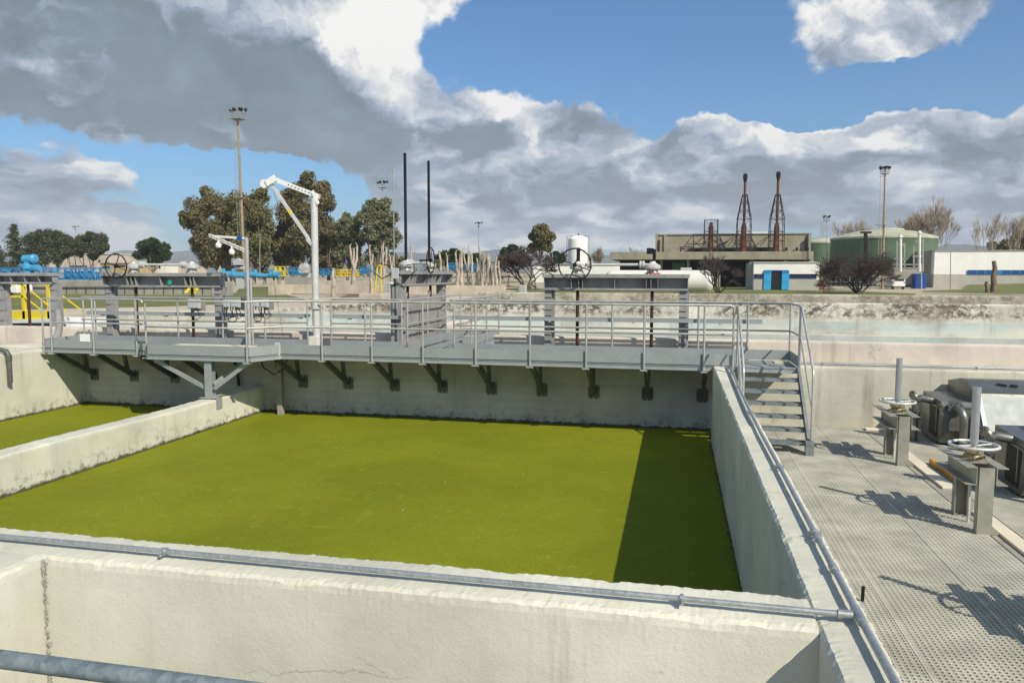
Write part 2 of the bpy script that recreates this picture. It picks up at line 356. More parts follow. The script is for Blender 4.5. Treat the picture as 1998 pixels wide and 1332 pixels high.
# ------------------------------------------------------------------ mesh builder
ORI = {}
class MB:
    def __init__(s, M=None): s.v = []; s.f = []; s.sm = []; s.M = M
    def add(s, vs, fs, smooth=False):
        o = len(s.v)
        if s.M: vs = [s.M @ Vector(q) for q in vs]
        s.v += [tuple(q) for q in vs]; s.f += [tuple(i+o for i in f) for f in fs]; s.sm += [smooth]*len(fs); return s
    def box(s, x0, x1, y0, y1, z0, z1):
        return s.add([(x0,y0,z0),(x1,y0,z0),(x1,y1,z0),(x0,y1,z0),(x0,y0,z1),(x1,y0,z1),(x1,y1,z1),(x0,y1,z1)],
                     [(0,3,2,1),(4,5,6,7),(0,1,5,4),(1,2,6,5),(2,3,7,6),(3,0,4,7)])
    def bar(s, p, q, w_, h_, upv=(0, 0, 1)):
        p = Vector(p); q = Vector(q); d = (q-p).normalized(); u = Vector(upv)
        if abs(d.dot(u)) > .98: u = Vector((0, 1, 0))
        a = d.cross(u).normalized()*w_/2; b = a.cross(d).normalized()*h_/2
        vs = [p-a-b, p+a-b, p+a+b, p-a+b, q-a-b, q+a-b, q+a+b, q-a+b]
        return s.add(vs, [(0,1,2,3),(7,6,5,4),(0,4,5,1),(1,5,6,2),(2,6,7,3),(3,7,4,0)])
    def tube(s, pts, r, n=10, cap=True, r1=None, closed=False):
        pts = [Vector(q) for q in pts]; N = len(pts)
        if closed: tg = [(pts[(i+1) % N]-pts[i-1]).normalized() for i in range(N)]
        else: tg = [(pts[min(i+1, N-1)]-pts[max(i-1, 0)]).normalized() for i in range(N)]
        u = Vector((0, 0, 1)) if abs(tg[0].z) < .9 else Vector((1, 0, 0))
        a = tg[0].cross(u).normalized(); vs = []; rings = []
        for i in range(N):
            a = (a - tg[i]*a.dot(tg[i])).normalized(); b = tg[i].cross(a)
            rr = r if r1 is None else r+(r1-r)*i/(N-1)
            if isinstance(r, (list, tuple)): rr = r[i]
            ring = [pts[i]+(a*math.cos(2*math.pi*k/n)+b*math.sin(2*math.pi*k/n))*rr for k in range(n)]
            rings.append(ring); vs += ring
        fs = []
        for i in range(N if closed else N-1):
            j = (i+1) % N
            for k in range(n):
                fs.append((i*n+k, i*n+(k+1) % n, j*n+(k+1) % n, j*n+k))
        s.add(vs, fs, n > 5)
        if cap and not closed:
            s.add(rings[0], [tuple(reversed(range(n)))]); s.add(rings[-1], [tuple(range(n))])
        return s
    def cyl(s, p, q, r, n=14, r1=None): return s.tube([p, q], r, n, True, r1 if r1 is not None else None)
    def torus(s, c, ax, R_, r, n=40, k=8):
        ax = Vector(ax).normalized(); u = Vector((0, 0, 1)) if abs(ax.z) < .9 else Vector((1, 0, 0))
        a = ax.cross(u).normalized(); b = ax.cross(a); c = Vector(c)
        return s.tube([c+(a*math.cos(2*math.pi*i/n)+b*math.sin(2*math.pi*i/n))*R_ for i in range(n)], r, k, closed=True)
    def lathe(s, c, prof, n=20, ax=(0, 0, 1)):
        ax = Vector(ax).normalized(); c = Vector(c)
        u = Vector((0, 0, 1)) if abs(ax.z) < .9 else Vector((1, 0, 0))
        a = ax.cross(u).normalized(); b = ax.cross(a)
        for (r0, h0), (r1, h1) in zip(prof[:-1], prof[1:]):
            vs = [c+ax*h0+(a*math.cos(2*math.pi*k/n)+b*math.sin(2*math.pi*k/n))*r0 for k in range(n)]
            vs += [c+ax*h1+(a*math.cos(2*math.pi*k/n)+b*math.sin(2*math.pi*k/n))*r1 for k in range(n)]
            s.add(vs, [(k, (k+1) % n, n+(k+1) % n, n+k) for k in range(n)], True)
        return s
    def dome(s, c, r, h, n=24, m=6, prof=None):
        return s.lathe(c, [(r*math.cos(i*math.pi/2/m), h*math.sin(i*math.pi/2/m)) for i in range(m+1)], n)
    def prism(s, poly, axis, a0, a1):
        n = len(poly)
        def mk(p, a):
            return (a, p[0], p[1]) if axis == 'x' else ((p[0], a, p[1]) if axis == 'y' else (p[0], p[1], a))
        return s.add([mk(p, a0) for p in poly]+[mk(p, a1) for p in poly],
                     [tuple(reversed(range(n))), tuple(range(n, 2*n))]+[(i, (i+1) % n, n+(i+1) % n, n+i) for i in range(n)])
    def plate(s, pts, nrm, th):
        nv = Vector(nrm).normalized()*th; n = len(pts); pts = [Vector(q) for q in pts]
        return s.add(pts+[q+nv for q in pts], [tuple(reversed(range(n))), tuple(range(n, 2*n))]+[(i, (i+1) % n, n+(i+1) % n, n+i) for i in range(n)])
    def build(s, name, mat, parent=None, label=None, cat=None, group=None, kind=None, fix=True, bevel=0):
        me = bpy.data.meshes.new(name); ob = bpy.data.objects.new(name, me)
        if parent is not None: org = ORI[parent.name]
        elif s.v: 
            xs = [q[0] for q in s.v]; ys = [q[1] for q in s.v]; zs = [q[2] for q in s.v]
            org = Vector(((min(xs)+max(xs))/2, (min(ys)+max(ys))/2, min(zs)))
        me.from_pydata([(q[0]-org.x, q[1]-org.y, q[2]-org.z) for q in s.v], [], s.f)
        me.polygons.foreach_set('use_smooth', s.sm)
        me.materials.append(MATS[mat]); me.update()
        C.objects.link(ob); ORI[ob.name] = org
        if parent is not None: ob.parent = parent
        else: ob.location = org
        if bevel:
            b = ob.modifiers.new('bevel', 'BEVEL'); b.width = bevel; b.segments = 2; b.limit_method = 'ANGLE'; b.angle_limit = R(50)
        tagp(ob, label, cat, group, kind)
        if fix:
            import bmesh
            bm = bmesh.new(); bm.from_mesh(me); bmesh.ops.recalc_face_normals(bm, faces=bm.faces); bm.to_mesh(me); bm.free()
        return ob
def tagp(o, label=None, cat=None, group=None, kind=None):
    if label: o['label'] = label
    if cat: o['category'] = cat
    if group: o['group'] = group
    if kind: o['kind'] = kind
def thing(name, label, cat, loc=(0, 0, 0), group=None):
    o = bpy.data.objects.new(name, None); C.objects.link(o); o.location = loc; ORI[o.name] = Vector(loc)
    o.empty_display_size = .3
    tagp(o, label, cat, group); return o
def dup(o, loc=None, parent=None, label=None):
    c = o.copy(); C.objects.link(c); ORI[c.name] = ORI[o.name].copy()
    if parent is not None: c.parent = parent
    if loc is not None: c.location = loc; ORI[c.name] = Vector(loc)
    if label: c['label'] = label
    for ch in list(o.children): dup(ch, None, c)
    return c
def dupp(o, parent, off):                      # copy of a part shifted inside its thing
    c = o.copy(); C.objects.link(c); c.parent = parent; c.location = Vector(o.location)+Vector(off)
    for ch in list(o.children): dup(ch, None, c)
    return c

def rough_wall(length_axis, a0, a1, b0, b1, z0, z1, step=.03, amp=.012, m=None, zlow=None):
    """wall with a broken, hand-cast top edge; b is the thickness direction. z1 may be a function of a"""
    m = m or MB(); T_ = b1-b0
    prof = [(0, None), (0, -.45), (0, -.16), (0, -.06), (.004, -.022), (.022, -.003), (.06, 0), (T_/2, .004),
            (T_-.06, 0), (T_-.022, -.003), (T_-.004, -.022), (T_, -.06), (T_, -.16), (T_, -.45), (T_, None)]
    jit = [0, .05, .12, .3, 1.0, 1.0, .4, .2, .4, 1.0, 1.0, .3, .12, .05, 0]
    n = max(2, int(abs(a1-a0)/step)); vs = []
    for i in range(n+1):
        a = a0+(a1-a0)*i/n; zt = z1(a) if callable(z1) else z1
        for k, ((b, dz), j) in enumerate(zip(prof, jit)):
            z = z0 if dz is None else max(z0+.01, zt+dz)
            p = Vector((a, b0+b, z))
            nn = .5*noise.noise_vector(Vector((a*6, (b0+b)*7+k*.35, z*5)))+.8*noise.noise_vector(Vector((a*31, (b0+b)*23+k*1.7, z*9)))
            big = noise.noise(Vector((a*.8, b0*3+k*.05, 5)))
            chip = max(0, noise.noise(Vector((a*4.7, k*.6+b0, 9)))-.32)*(.045 if j >= 1 else 0)
            vs.append(Vector((a, b0+b+nn.y*amp*j*.55+big*amp*.3, z+nn.z*amp*j*.7-chip)))
    if length_axis == 'y': vs = [Vector((q.y, q.x, q.z)) for q in vs]
    K = len(prof); fs = []
    for i in range(n):
        for k in range(K-1): fs.append((i*K+k, i*K+k+1, (i+1)*K+k+1, (i+1)*K+k))
    m.add(vs, fs, False)
    m.add(vs[:K], [tuple(range(K))]); m.add(vs[-K:], [tuple(reversed(range(K)))])
    return m

# ================================================================== SETTING: ground, water
HX0, HX1, HY0, HY1 = -48, 46, -32, 11.2
B_ = 5000
g = MB()
for x0, x1, y0, y1 in [(-B_, B_, 19.5, B_), (-20.6, B_, HY1, 19.5), (-B_, -48, HY1, 19.5), (-B_, B_, -B_, HY0), (-B_, HX0, HY0, HY1), (HX1, B_, HY0, HY1)]:
    g.add([(x0, y0, -.5), (x1, y0, -.5), (x1, y1, -.5), (x0, y1, -.5)], [(0, 1, 2, 3)])
g.build('ground', 'ground', kind='structure')
def sheet(name, mat, pts, z, kind='structure'):
    m = MB(); m.add([(p.x, p.y, z) for p in pts], [tuple(range(len(pts)))]); return m.build(name, mat, kind=kind)
G = gz
sheet('road', 'road', [G(-60, 604), G(-60, 612), Vector((-30, 18, 0)), Vector((-8, 18, 0)), G(820, 588), G(1100, 573), G(1010, 563.5), G(985, 562.5), G(700, 575), G(560, 588.5), G(330, 597), G(200, 600)], -.494)
sheet('grass_verge', 'grass', [G(-80, 573), G(545, 571), G(600, 585), G(545, 589.5), G(330, 598), G(150, 602), G(-80, 607)], -.490)
sheet('grass_lawn', 'grass', [G(470, 553.5), G(1050, 549), G(760, 567), G(560, 573.5), G(470, 586), G(460, 573)], -.488)
sheet('grass_strip', 'grass', [G(920, 571), G(1010, 569), G(1140, 569), G(1140, 581), G(920, 576)], -.484)
sheet('grass_field', 'grass', [G(980, 563), G(1300, 552), G(1640, 566.5), G(1790, 573), G(1760, 584), G(1100, 584)], -.486)
sheet('grass_bank', 'grass', [G(1800, 567.5), G(2100, 556.5), G(2150, 577), G(1800, 569.5)], -.482)
mb = MB()
pr = [G(520, 589), G(760, 575), G(980, 560.5), G(1010, 561.5), G(760, 580), G(560, 592)]
sheet('soil_bed', 'soil', [G(690, 571), G(990, 556.5), G(1010, 559.5), G(720, 580), G(660, 581)], -.480)
mb = MB(); a, b = at(1800, 567, 137), at(2120, 567, 137)
m = MB(); m.add([(a.x, 118, -.5), (b.x, 118, -.5), (b.x, 137, 1.0), (a.x+8, 137, .4)], [(0, 1, 2, 3)]); m.build('grass_slope', 'grass', kind='structure')

def water(name, x0, x1, y0, y1):
    m = MB(); n = 60
    m.add([(x0, y0, -1.5), (x1, y0, -1.5), (x1, y1, -1.5), (x0, y1, -1.5)], [(0, 1, 2, 3)])
    return m.build(name, 'duckweed', kind='structure')
water('water', -10.14, 0, -10.6, 1.2)
water('water', -15.06, -10.52, -10.6, 1.2)
m = MB(); m.box(-4.5, 0, -18, -11, -3.4, -3.3); m.build('cell_floor', 'concrete', kind='structure')
m = MB(); m.box(-15.4, 30, 1.9, 11.2, -1.0, -.9); m.box(.28, 14, -14, 1.2, -2.3, -2.2); m.box(-48, -20.6, 2.2, 19.5, -1.3, -1.2); m.build('channel_floor', 'dark_pit', kind='structure')

# ================================================================== concrete tanks
rough_wall('x', -18, .0, -11.0, -10.6, -3.3, 0, .022, .013).build('basin_wall', 'coping_wall' if 0 else 'concrete', label='long rough topped concrete wall in the foreground carrying a thin conduit', cat='wall')
rough_wall('y', -15.2, -.04, 0.0, .28, -3.3, 0, .022, .012).build('basin_wall', 'concrete', label='concrete wall right of the green basin beside the grating, two conduits along its top', cat='wall')
rough_wall('y', -16, -11.0, -4.9, -4.5, -3.3, 0, .06, .016).build('basin_wall', 'concrete', label='short concrete cross wall at bottom left running toward the viewer', cat='wall')
def zdiv(a): return -.905 + .02*math.sin(a*.9)
rough_wall('y', -10.6, 1.2, -10.52, -10.14, -3.3, zdiv, .06, .012).build('basin_wall', 'concrete', label='low concrete divider between the two green basins', cat='wall')
rough_wall('y', -10.6, 1.2, -15.40, -15.06, -3.3, -.03, .07, .012).build('basin_wall', 'concrete', label='concrete wall at the left side of the smaller green basin with a dark elbow pipe', cat='wall')
m = rough_wall('x', -15.06, .27, 1.2, 1.9, -3.3, -.10, .08, .006)
m.build('basin_wall', 'back_concrete', label='shaded concrete back wall of the basins under the metal walkway', cat='wall')
m = rough_wall('x', .27, 14, 1.2, 1.9, -2.3, -.10, .08, .006)
m.build('retaining_wall', 'wall_cream', label='cream lower concrete wall behind the stairs and valve stands', cat='wall')
m = rough_wall('x', -34, -15.06, 1.2, 1.9, -3.3, -.10, .09, .006)
m.build('retaining_wall', 'wall_cream', label='low cream ledge wall left of the walkway end', cat='wall')
rough_wall('x', -34, -7.15, 1.9, 2.2, -1, .335, .08, .007).build('channel_wall', 'wall_pink', label='cream channel wall with stain streaks behind the left half of the walkway', cat='wall')
rough_wall('x', -4.75, 16, 1.9, 2.2, -1, .345, .08, .007).build('channel_wall', 'wall_pink', label='pinkish channel wall behind the right half of the walkway and the stairs', cat='wall')
rough_wall('y', 2.2, 9, -7.5, -7.15, -1, .30, .1, .007).build('channel_wall', 'wall_pink', label='cross wall carrying the side facing sluice gate', cat='wall')
def zfar(a):
    if a > -7.6: return .90
    if a < -15: return .39
    t_ = (a+15)/7.4; return .39+.51*(t_**.7)
rough_wall('x', -21.0, -14.0, 9.0, 9.35, -1, zfar, .12, .012).build('channel_wall', 'wall_cream', label='low cream channel wall end behind the left gate beam', cat='wall')
rough_wall('x', -14.0, 24, 9.0, 9.35, -1, zfar, .12, .012).build('channel_wall', 'basin_far', label='mould spotted far basin wall with pale blue lower band', cat='wall')
rough_wall('x', -7.7, 24, 10.9, 11.25, -1, 1.095, .12, .012).build('parapet_wall', 'parapet', label='stained grey parapet wall in front of the grass strip', cat='wall')
m = MB(); m.box(-21, 24, 9.0-.45, 8.98, -1, -.02); m.build('channel_ledge', 'basin_far', label='pale ledge along the foot of the far basin wall', cat='ledge')
m = MB(); a = at(700, 575, 14); b = at(745, 575, 14); m.box(a.x, b.x, 14, 15.2, -.5, at(700, 573, 14).z)
m.build('concrete_block', 'beige_wall', label='beige concrete block standing left of the stacked liquid totes', cat='block', bevel=.03)
# crumbling mortar seam in the corner of the near cell
m = MB(); rs_ = random.Random(9); z = -.02; pts = []
while z > -1.9: pts.append((-4.495+rs_.uniform(-.004, .012), -11.005+rs_.uniform(-.012, .004), z)); z -= .018
m.tube(pts, [rs_.uniform(.003, .008)*(1.6 if i < 14 or 34 < i < 70 else .6) for i in range(len(pts))], 7)
for _ in range(260):
    z = -rs_.uniform(.02, 1.6); c_ = Vector((-4.49+abs(rs_.gauss(0, .012)), -11.008-abs(rs_.gauss(0, .004)), z)); s_ = rs_.uniform(.003, .009)
    m.add([tuple(c_+Vector((rs_.uniform(-s_, s_), rs_.uniform(-s_, s_), rs_.uniform(-s_, s_)))) for _ in range(4)], [(0, 1, 2), (0, 2, 3), (0, 3, 1), (1, 3, 2)])
m.build('mortar_seam', 'grey_concrete', label='crumbling dark mortar seam down the corner at bottom left', cat='seam', fix=False)
# algae fringe on the water line
def fringe(pts, seed, nrm=(0, 0)):
    rnd = random.Random(seed); m = MB()
    for (p, q) in pts:
        L = math.dist(p, q); n = int(L/.035)
        for i in range(n):
            t_ = rnd.random(); x = p[0]+(q[0]-p[0])*t_; y = p[1]+(q[1]-p[1])*t_; s_ = rnd.uniform(.008, .022)
            z = -1.5+abs(rnd.gauss(0, .013)); ox = rnd.gauss(0, .008); oy = rnd.gauss(0, .008)
            vs = [(x+ox+rnd.uniform(-s_, s_), y+oy+rnd.uniform(-s_, s_), z+rnd.uniform(-.005, s_)) for _ in range(4)]
            m.add(vs, [(0, 1, 2), (0, 2, 3)])
    return m
leaf('algae', (.03, .035, .008), (.05, .055, .012), (.09, .08, .03))
e = .012
fringe([((-10.14+e, -10.6), (-10.14+e, 1.2)), ((-10.14, 1.2-e), (0, 1.2-e)), ((-e, -10.6), (-e, 1.2)), ((-15.06+e, -10.6), (-15.06+e, 1.2)), ((-15.06, 1.2-e), (-10.52, 1.2-e))], 3).build('algae_fringe', 'algae', label='dark algae clinging to the walls at the water line', cat='algae', kind='stuff', fix=False)

rs_ = random.Random(31); m = MB()
for _ in range(34):
    x = rs_.uniform(-10, -.2); y = rs_.uniform(-9.5, 1.1); s_ = rs_.uniform(.005, .014); an = rs_.uniform(0, 6)
    m.add([(x+s_*math.cos(an+k*1.57)*(1 if k % 2 else rs_.uniform(.4, 1.6)), y+s_*math.sin(an+k*1.57), -1.492+rs_.uniform(0, .004)) for k in range(4)], [(0, 1, 2, 3)])
m.build('debris', 'tote_plastic', label='pale specks of floating debris on the green water', cat='debris', kind='stuff', fix=False)
# ================================================================== grating floor
m = MB(); X0, X1, Y0, Y1 = .29, 2.93, -12.6, 1.19; P_ = .048; zt = -1.30; rr = random.Random(4)
def wob(x, y): return .004*noise.noise(Vector((x*.8, y*.8, 2)))
y = Y0; k = 0
while y < Y1:
    m.box(X0, X1, y, y+.0125, zt-.028, zt); y += P_; k += 1
x = X0; k = 0
while x < X1:
    m.box(x, x+.0115, Y0, Y1, zt-.030, zt-.0015); x += P_; k += 1
for yj in (-9.9, -6.9, -3.9, -.9):
    m.box(X0, X1, yj, yj+.022, zt-.03, zt+.002)
for xj in (1.22, 2.12):
    m.box(xj, xj+.022, Y0, Y1, zt-.03, zt+.0035)
m.build('grating_floor', 'grating', kind='structure', fix=False)
m = MB()                                           # darker grating beyond the cream edge strip
y = -12.6; X2 = 7.2
while y < 1.15: m.box(3.28, X2, y, y+.014, zt-.028, zt); y += .042
x = 3.28
while x < X2: m.box(x, x+.014, -12.6, 1.15, zt-.030, zt-.0015); x += .042
m.build('grating_floor', 'grating', kind='structure', fix=False)
m = MB(); m.box(2.95, 3.27, -12.6, 1.19, -1.8, -1.305); m.build('kerb', 'grey_concrete', kind='structure')
for (x0, x1, y0, y1, lab) in [(3.05, 3.24, -3.2, -.65, 'cream edge plank lying between the two valve stands'), (3.04, 3.22, -10.5, -4.3, 'cream edge plank in front of the nearer valve stand'), (2.98, 6.6, .92, 1.10, 'cream plank lying along the foot of the lower wall')]:
    m = MB(); m.box(x0, x1, y0, y1, -1.303, -1.27); m.build('plank', 'cream_strip', label=lab, cat='plank', group='cream planks on the floor', bevel=.006)
m = MB(); m.box(3.33, 3.42, -2.75, -1.66, -1.30, -1.215); m.build('bar', 'orange_dirty', label='dirty orange bar lying on the floor between the valve stands', cat='bar', bevel=.012)
m = MB(); m.cyl((1.04, -7.45, -1.32), (1.045, -7.44, -1.16), .016, 8); m.build('rod', 'black_iron', label='short black rod sticking up from the grating beside the wall', cat='rod')

# ================================================================== conduits on the copings
def clamp_bm(c, ax, r):
    m = MB(); a = Vector(ax).normalized(); c = Vector(c)
    m.cyl(c-a*.012, c+a*.012, r*1.5, 10)
    side = a.cross(Vector((0, 0, 1)))
    m.bar(c-side*.045-Vector((0, 0, r)), c+side*.045-Vector((0, 0, r)), .02, .008); m.cyl(c-side*.034-Vector((0, 0, r)), c-side*.034+Vector((0, 0, r*.8)), .006, 6)
    m.cyl(c+side*.034-Vector((0, 0, r)), c+side*.034+Vector((0, 0, r*.8)), .006, 6); return m
t_ = thing('conduit_pipe', 'thin galvanised conduit lying along the foreground wall top', 'pipe', (-3, -10.88, 0))
m = MB(); m.tube([(-8, -10.84, .045), (-5.3, -10.865, .043), (-3.7, -10.88, .047), (-.6, -10.89, .045), (.13, -10.90, .045)], .0155, 12); m.build('tube', 'conduit', t_)
for x, y in [(-5.6, -10.86), (-3.74, -10.88), (-.66, -10.89)]: clamp_bm((x, y, .046), (1, 0, 0), .0155).build('clamp', 'conduit', t_)
m = MB(); m.cyl((.10, -10.9, .045), (.17, -10.9, .045), .023, 12); m.build('tee', 'conduit', t_)
t_ = thing('conduit_pipe', 'thicker galvanised conduit lying along the right basin wall top', 'pipe', (.2, -6, 0))
m = MB(); m.tube([(.205, -13.5, .045), (.20, -10.9, .045), (.205, -8, .045), (.20, -6.5, .045), (.225, -3.5, .045), (.262, -1.6, .05), (.27, -.6, .05), (.262, -.1, -.02), (.262, .2, -.16)], .0185, 12); m.build('tube', 'conduit', t_)
for y, x in [(-12, .205), (-9.66, .203), (-7.9, .205), (-5.2, .21), (-3.0, .232), (-1.3, .265)]: clamp_bm((x, y, .046), (0, 1, 0), .0185).build('clamp', 'conduit', t_)
for y0, y1 in ((-10.98, -10.82), (-10.32, -10.24), (-9.8, -9.72)):
    m = MB(); m.cyl((.2, y0, .045), (.2, y1, .045), .025, 12); m.build('coupling', 'conduit', t_)
t_ = thing('conduit_pipe', 'second thinner conduit beside the one on the right basin wall', 'pipe', (.15, -4, 0))
m = MB(); m.tube([(.17, -5.9, .03), (.165, -5.2, .035), (.19, -3.5, .04), (.222, -1.6, .04), (.225, -.2, .02), (.22, .1, -.2)], .0105, 8); m.build('tube', 'conduit', t_)
t_ = thing('conduit_pipe', 'pair of thin conduits running along the ledge behind the right wall', 'pipe', (5, 1.4, -.1))
for y_, z_, r_ in [(1.30, -.055, .02), (1.45, -.05, .014)]:
    m = MB(); m.tube([(.3+.9*1, y_, z_), (3, y_+.01, z_), (6, y_, z_), (9, y_, z_)], r_, 8); m.build('tube', 'conduit', t_)
for x in (2.2, 3.6, 5.0): clamp_bm((x, 1.30, -.055), (1, 0, 0), .02).build('clamp', 'conduit', t_)
m = MB(); m.tube([(-18, -1.15, .09), (-15.5, -1.12, .075), (-15.12, -1.08, .06), (-15.0, -1.06, .03), (-14.95, -1.05, -.06), (-14.95, -1.05, -.66)], .052, 12)
m.cyl((-14.95, -1.05, -.06), (-14.95, -1.05, -.18), .062, 12)
m.build('drain_pipe', 'pipe_dark', label='dark elbow drain pipe hanging over the far left basin wall', cat='pipe')

# near handrail
t_ = thing('near_handrail', 'thick galvanised handrail tube crossing the bottom left corner', 'handrail', (-1, -13.43, -.5))
m = MB(); m.tube([(-5, -13.435, .85), (3.2, -13.425, .85)], .0205, 16); m.build('top_rail', 'galv_dark', t_)
m = MB(); m.tube([(-5, -13.43, .35), (3.2, -13.42, .35)], .017, 12); m.build('middle_rail', 'galv', t_)
for x in (-4.4, 1.2, 2.9):
    m = MB(); m.cyl((x, -13.43, -.28), (x, -13.43, .835), .02, 12); m.build('post', 'galv', t_)
m = MB()
m.box(-5, 3.2, -13.5, -13.42, -.42, -.28); m.box(-5, 3.2, -15.6, -15.52, -.42, -.28)
y = -13.5
while y > -15.5: m.box(-5, 3.2, y-.008, y, -.31, -.285); y -= .04
m.build('catwalk', 'galv', label='metal catwalk just below the viewpoint', cat='catwalk')

# ================================================================== main walkway
WK = thing('walkway', 'long grey metal walkway with railings crossing above the basin back wall', 'walkway', (-7, .6, -.1))
XL, XR = -15.06, .40
BAY = [(-12.28, 0), (-11.74, -.70), (-9.34, -.70), (-9.0, 0)]
m = MB()
for x0, x1 in [(XL, XR)]:
    y = .02
    while y < 1.18: m.box(x0, x1, y, y+.008, -.04, 0); y += .03
    x = x0
    while x < x1: m.box(x, x+.01, .0, 1.2, -.032, -.002); x += .13
y = -.68
while y < .0:
    f = -y/.70; m.box(-12.28+.54*f, -9.0-.34*f, y, y+.008, -.04, 0); y += .03
m.build('deck', 'galv', WK, fix=False)
def channel(m, p, q):
    p = Vector(p); q = Vector(q)
    m.bar(p, q, .05, .09)
    m.bar(p+Vector((0, 0, .04)), q+Vector((0, 0, .04)), .075, .008); m.bar(p-Vector((0, 0, .04)), q-Vector((0, 0, .04)), .085, .008)
m = MB()
fr = [(XL, 0), (BAY[0][0], 0)], [BAY[0], BAY[1]], [BAY[1], BAY[2]], [BAY[2], BAY[3]], [(BAY[3][0], 0), (XR, 0)]
for a, b in fr: channel(m, (a[0], a[1], -.055), (b[0], b[1], -.055))
channel(m, (XL, 1.16, -.055), (XR, 1.16, -.055)); channel(m, (XL, 0, -.055), (XL, 1.16, -.055))
channel(m, (BAY[0][0], 0, -.055), (BAY[3][0], 0, -.055))
m.build('edge_channel', 'galv', WK)
def toe(m, a, b, z0=.012, z1=.215): m.bar((a[0], a[1], (z0+z1)/2), (b[0], b[1], (z0+z1)/2), .006, z1-z0)
m = MB()
for a, b in fr: toe(m, (a[0], a[1]-.02), (b[0], b[1]-.02))
toe(m, (XL, -.02), (XL, 1.18))
m.build('toe_board', 'galv', WK)
m = MB()
for x0, x1 in [(XL, -9.02), (-8.43, -6.72), (-5.50, 1.55)]: toe(m, (x0, 1.19), (x1, 1.19))
m.build('toe_board', 'galv', WK)
def railing(parent, runs, posts, rails=(1.15, .60), r=.021, foot=-.10, plate=True, name='railing', mat='rail'):
    m = MB()
    for run in runs:
        run = [Vector((p[0], p[1], 0)) for p in run]
        for h in rails:
            pts = [p+Vector((0, 0, h)) for p in run]
            if h == rails[0]:
                # round the ends down into the end posts
                d0 = (pts[1]-pts[0]).normalized(); d1 = (pts[-1]-pts[-2]).normalized()
                pts = [pts[0]-Vector((0, 0, .07)), pts[0]-Vector((0, 0, .025))+d0*.012, pts[0]+d0*.06]+pts[1:-1]+[pts[-1]-d1*.06, pts[-1]-Vector((0, 0, .025))-d1*.012, pts[-1]-Vector((0, 0, .07))]
            m.tube(pts, r, 8)
    rl = m.build(name, mat, parent)
    for (x, y) in posts:
        m = MB(); m.cyl((x, y, foot), (x, y, rails[0]), r*1.02, 8)
        if plate: m.box(x-.07, x+.07, y-.05, y+.05, foot-.035, foot-.023); m.box(x-.07, x+.07, y-.06, y-.045, foot-.03, foot+.0)
        m.build('post', mat, rl)
    return rl
yp = -.05
fposts = [-14.78+1.125*k for k in range(3)]; fposts2 = [-8.03+1.122*k for k in range(8)]
railing(WK, [[(XL+.05, yp+.02), (-12.35, yp)]], [(x, yp) for x in fposts]+[(XL+.06, yp)])
by = -.76
railing(WK, [[(-12.05, -.35), (-11.74, by+.02), (-9.34, by+.02), (-8.98, yp), (-4.6, yp), (.36, yp)]], [(-12.05, -.35), (-9.36, by), (.36, yp)]+[(x, yp) for x in fposts2])
ry = 1.24
railing(WK, [[(-16.0+.95, 1.18), (-9.02, ry)], [(-8.43, ry), (-6.72, ry)]], [(-15.0, 1.2), (-14.7, ry), (-13.55, ry), (-12.4, ry), (-11.2, ry), (-10.1, ry), (-9.02, ry), (-8.43, ry), (-7.6, ry), (-6.72, ry)], plate=False)
railing(WK, [[(-5.50, ry), (-3.8, ry), (1.55, ry), (1.55, .02)]], [(-5.50, ry), (-3.80, ry), (-2.02, ry), (-.25, ry), (.73, ry), (1.55, ry), (1.55, .02)], plate=False)
# wall brackets
def bracket(x, bay=False):
    m = MB(); m.box(x-.12, x+.12, 1.185, 1.2, -.91, -.62)
    b = m.build('bracket_plate', 'strut_dark', WK)
    m = MB()
    for dx in (-.1, 0, .1):
        for z in (-.89, -.64):
            m.cyl((x+dx, 1.17, z), (x+dx, 1.186, z), .014, 6)
    m.build('bolt', 'cast_grey', b)
    m = MB(); m.bar((x, 1.16, -.76), (x, .02, -.14), .075, .075); m.bar((x+.035, 1.13, -.72), (x+.035, .05, -.13), .012, .10); m.build('strut', 'strut_dark', b)
    m = MB(); m.bar((x, 1.0, -.68), (x+.03, .82, -.12), .08, .06); m.bar((x-.04, .02, -.125), (x-.04, 1.19, -.125), .06, .05); m.build('strut', 'strut_dark', b)
for k in range(14):
    x = -14.78+1.125*k+.0
    if k == 3: x = -11.5
    if k in (4,): continue
    bracket(x+.02)
# bay column
m = MB(); cx, cyy = -10.33, -.62
m.box(cx-.085, cx+.085, cyy-.07, cyy-.06, -.90, -.11); m.box(cx-.085, cx+.085, cyy+.06, cyy+.07, -.90, -.11); m.box(cx-.006, cx+.006, cyy-.06, cyy+.06, -.90, -.11)
m.box(cx+.02, cx+.19, cyy-.10, cyy+.14, -.895, -.883); m.box(cx-.2, cx+.02, cyy-.12, cyy+.14, -.897, -.885); m.box(cx+.195, cx+.207, cyy-.10, cyy+.10, -1.12, -.88)
m.box(cx-.14, cx+.14, cyy-.1, cyy+.1, -.125, -.113)
m.build('bay_column', 'galv', WK)
for q in [(-11.66, -.62, -.12), (-9.42, -.62, -.12), (-10.9, .0, -.12), (-9.8, .0, -.12)]:
    m = MB(); s_ = -1 if q[0] < cx else 1
    m.bar((cx+s_*.09, cyy, -.70 if q[1] < -.3 else -.6), q, .012, .085); m.bar((cx+s_*.09, cyy+.02, -.67 if q[1] < -.3 else -.57), (q[0], q[1]+.02, q[2]+.03), .055, .012)
    m.build('bay_brace', 'galv', WK)
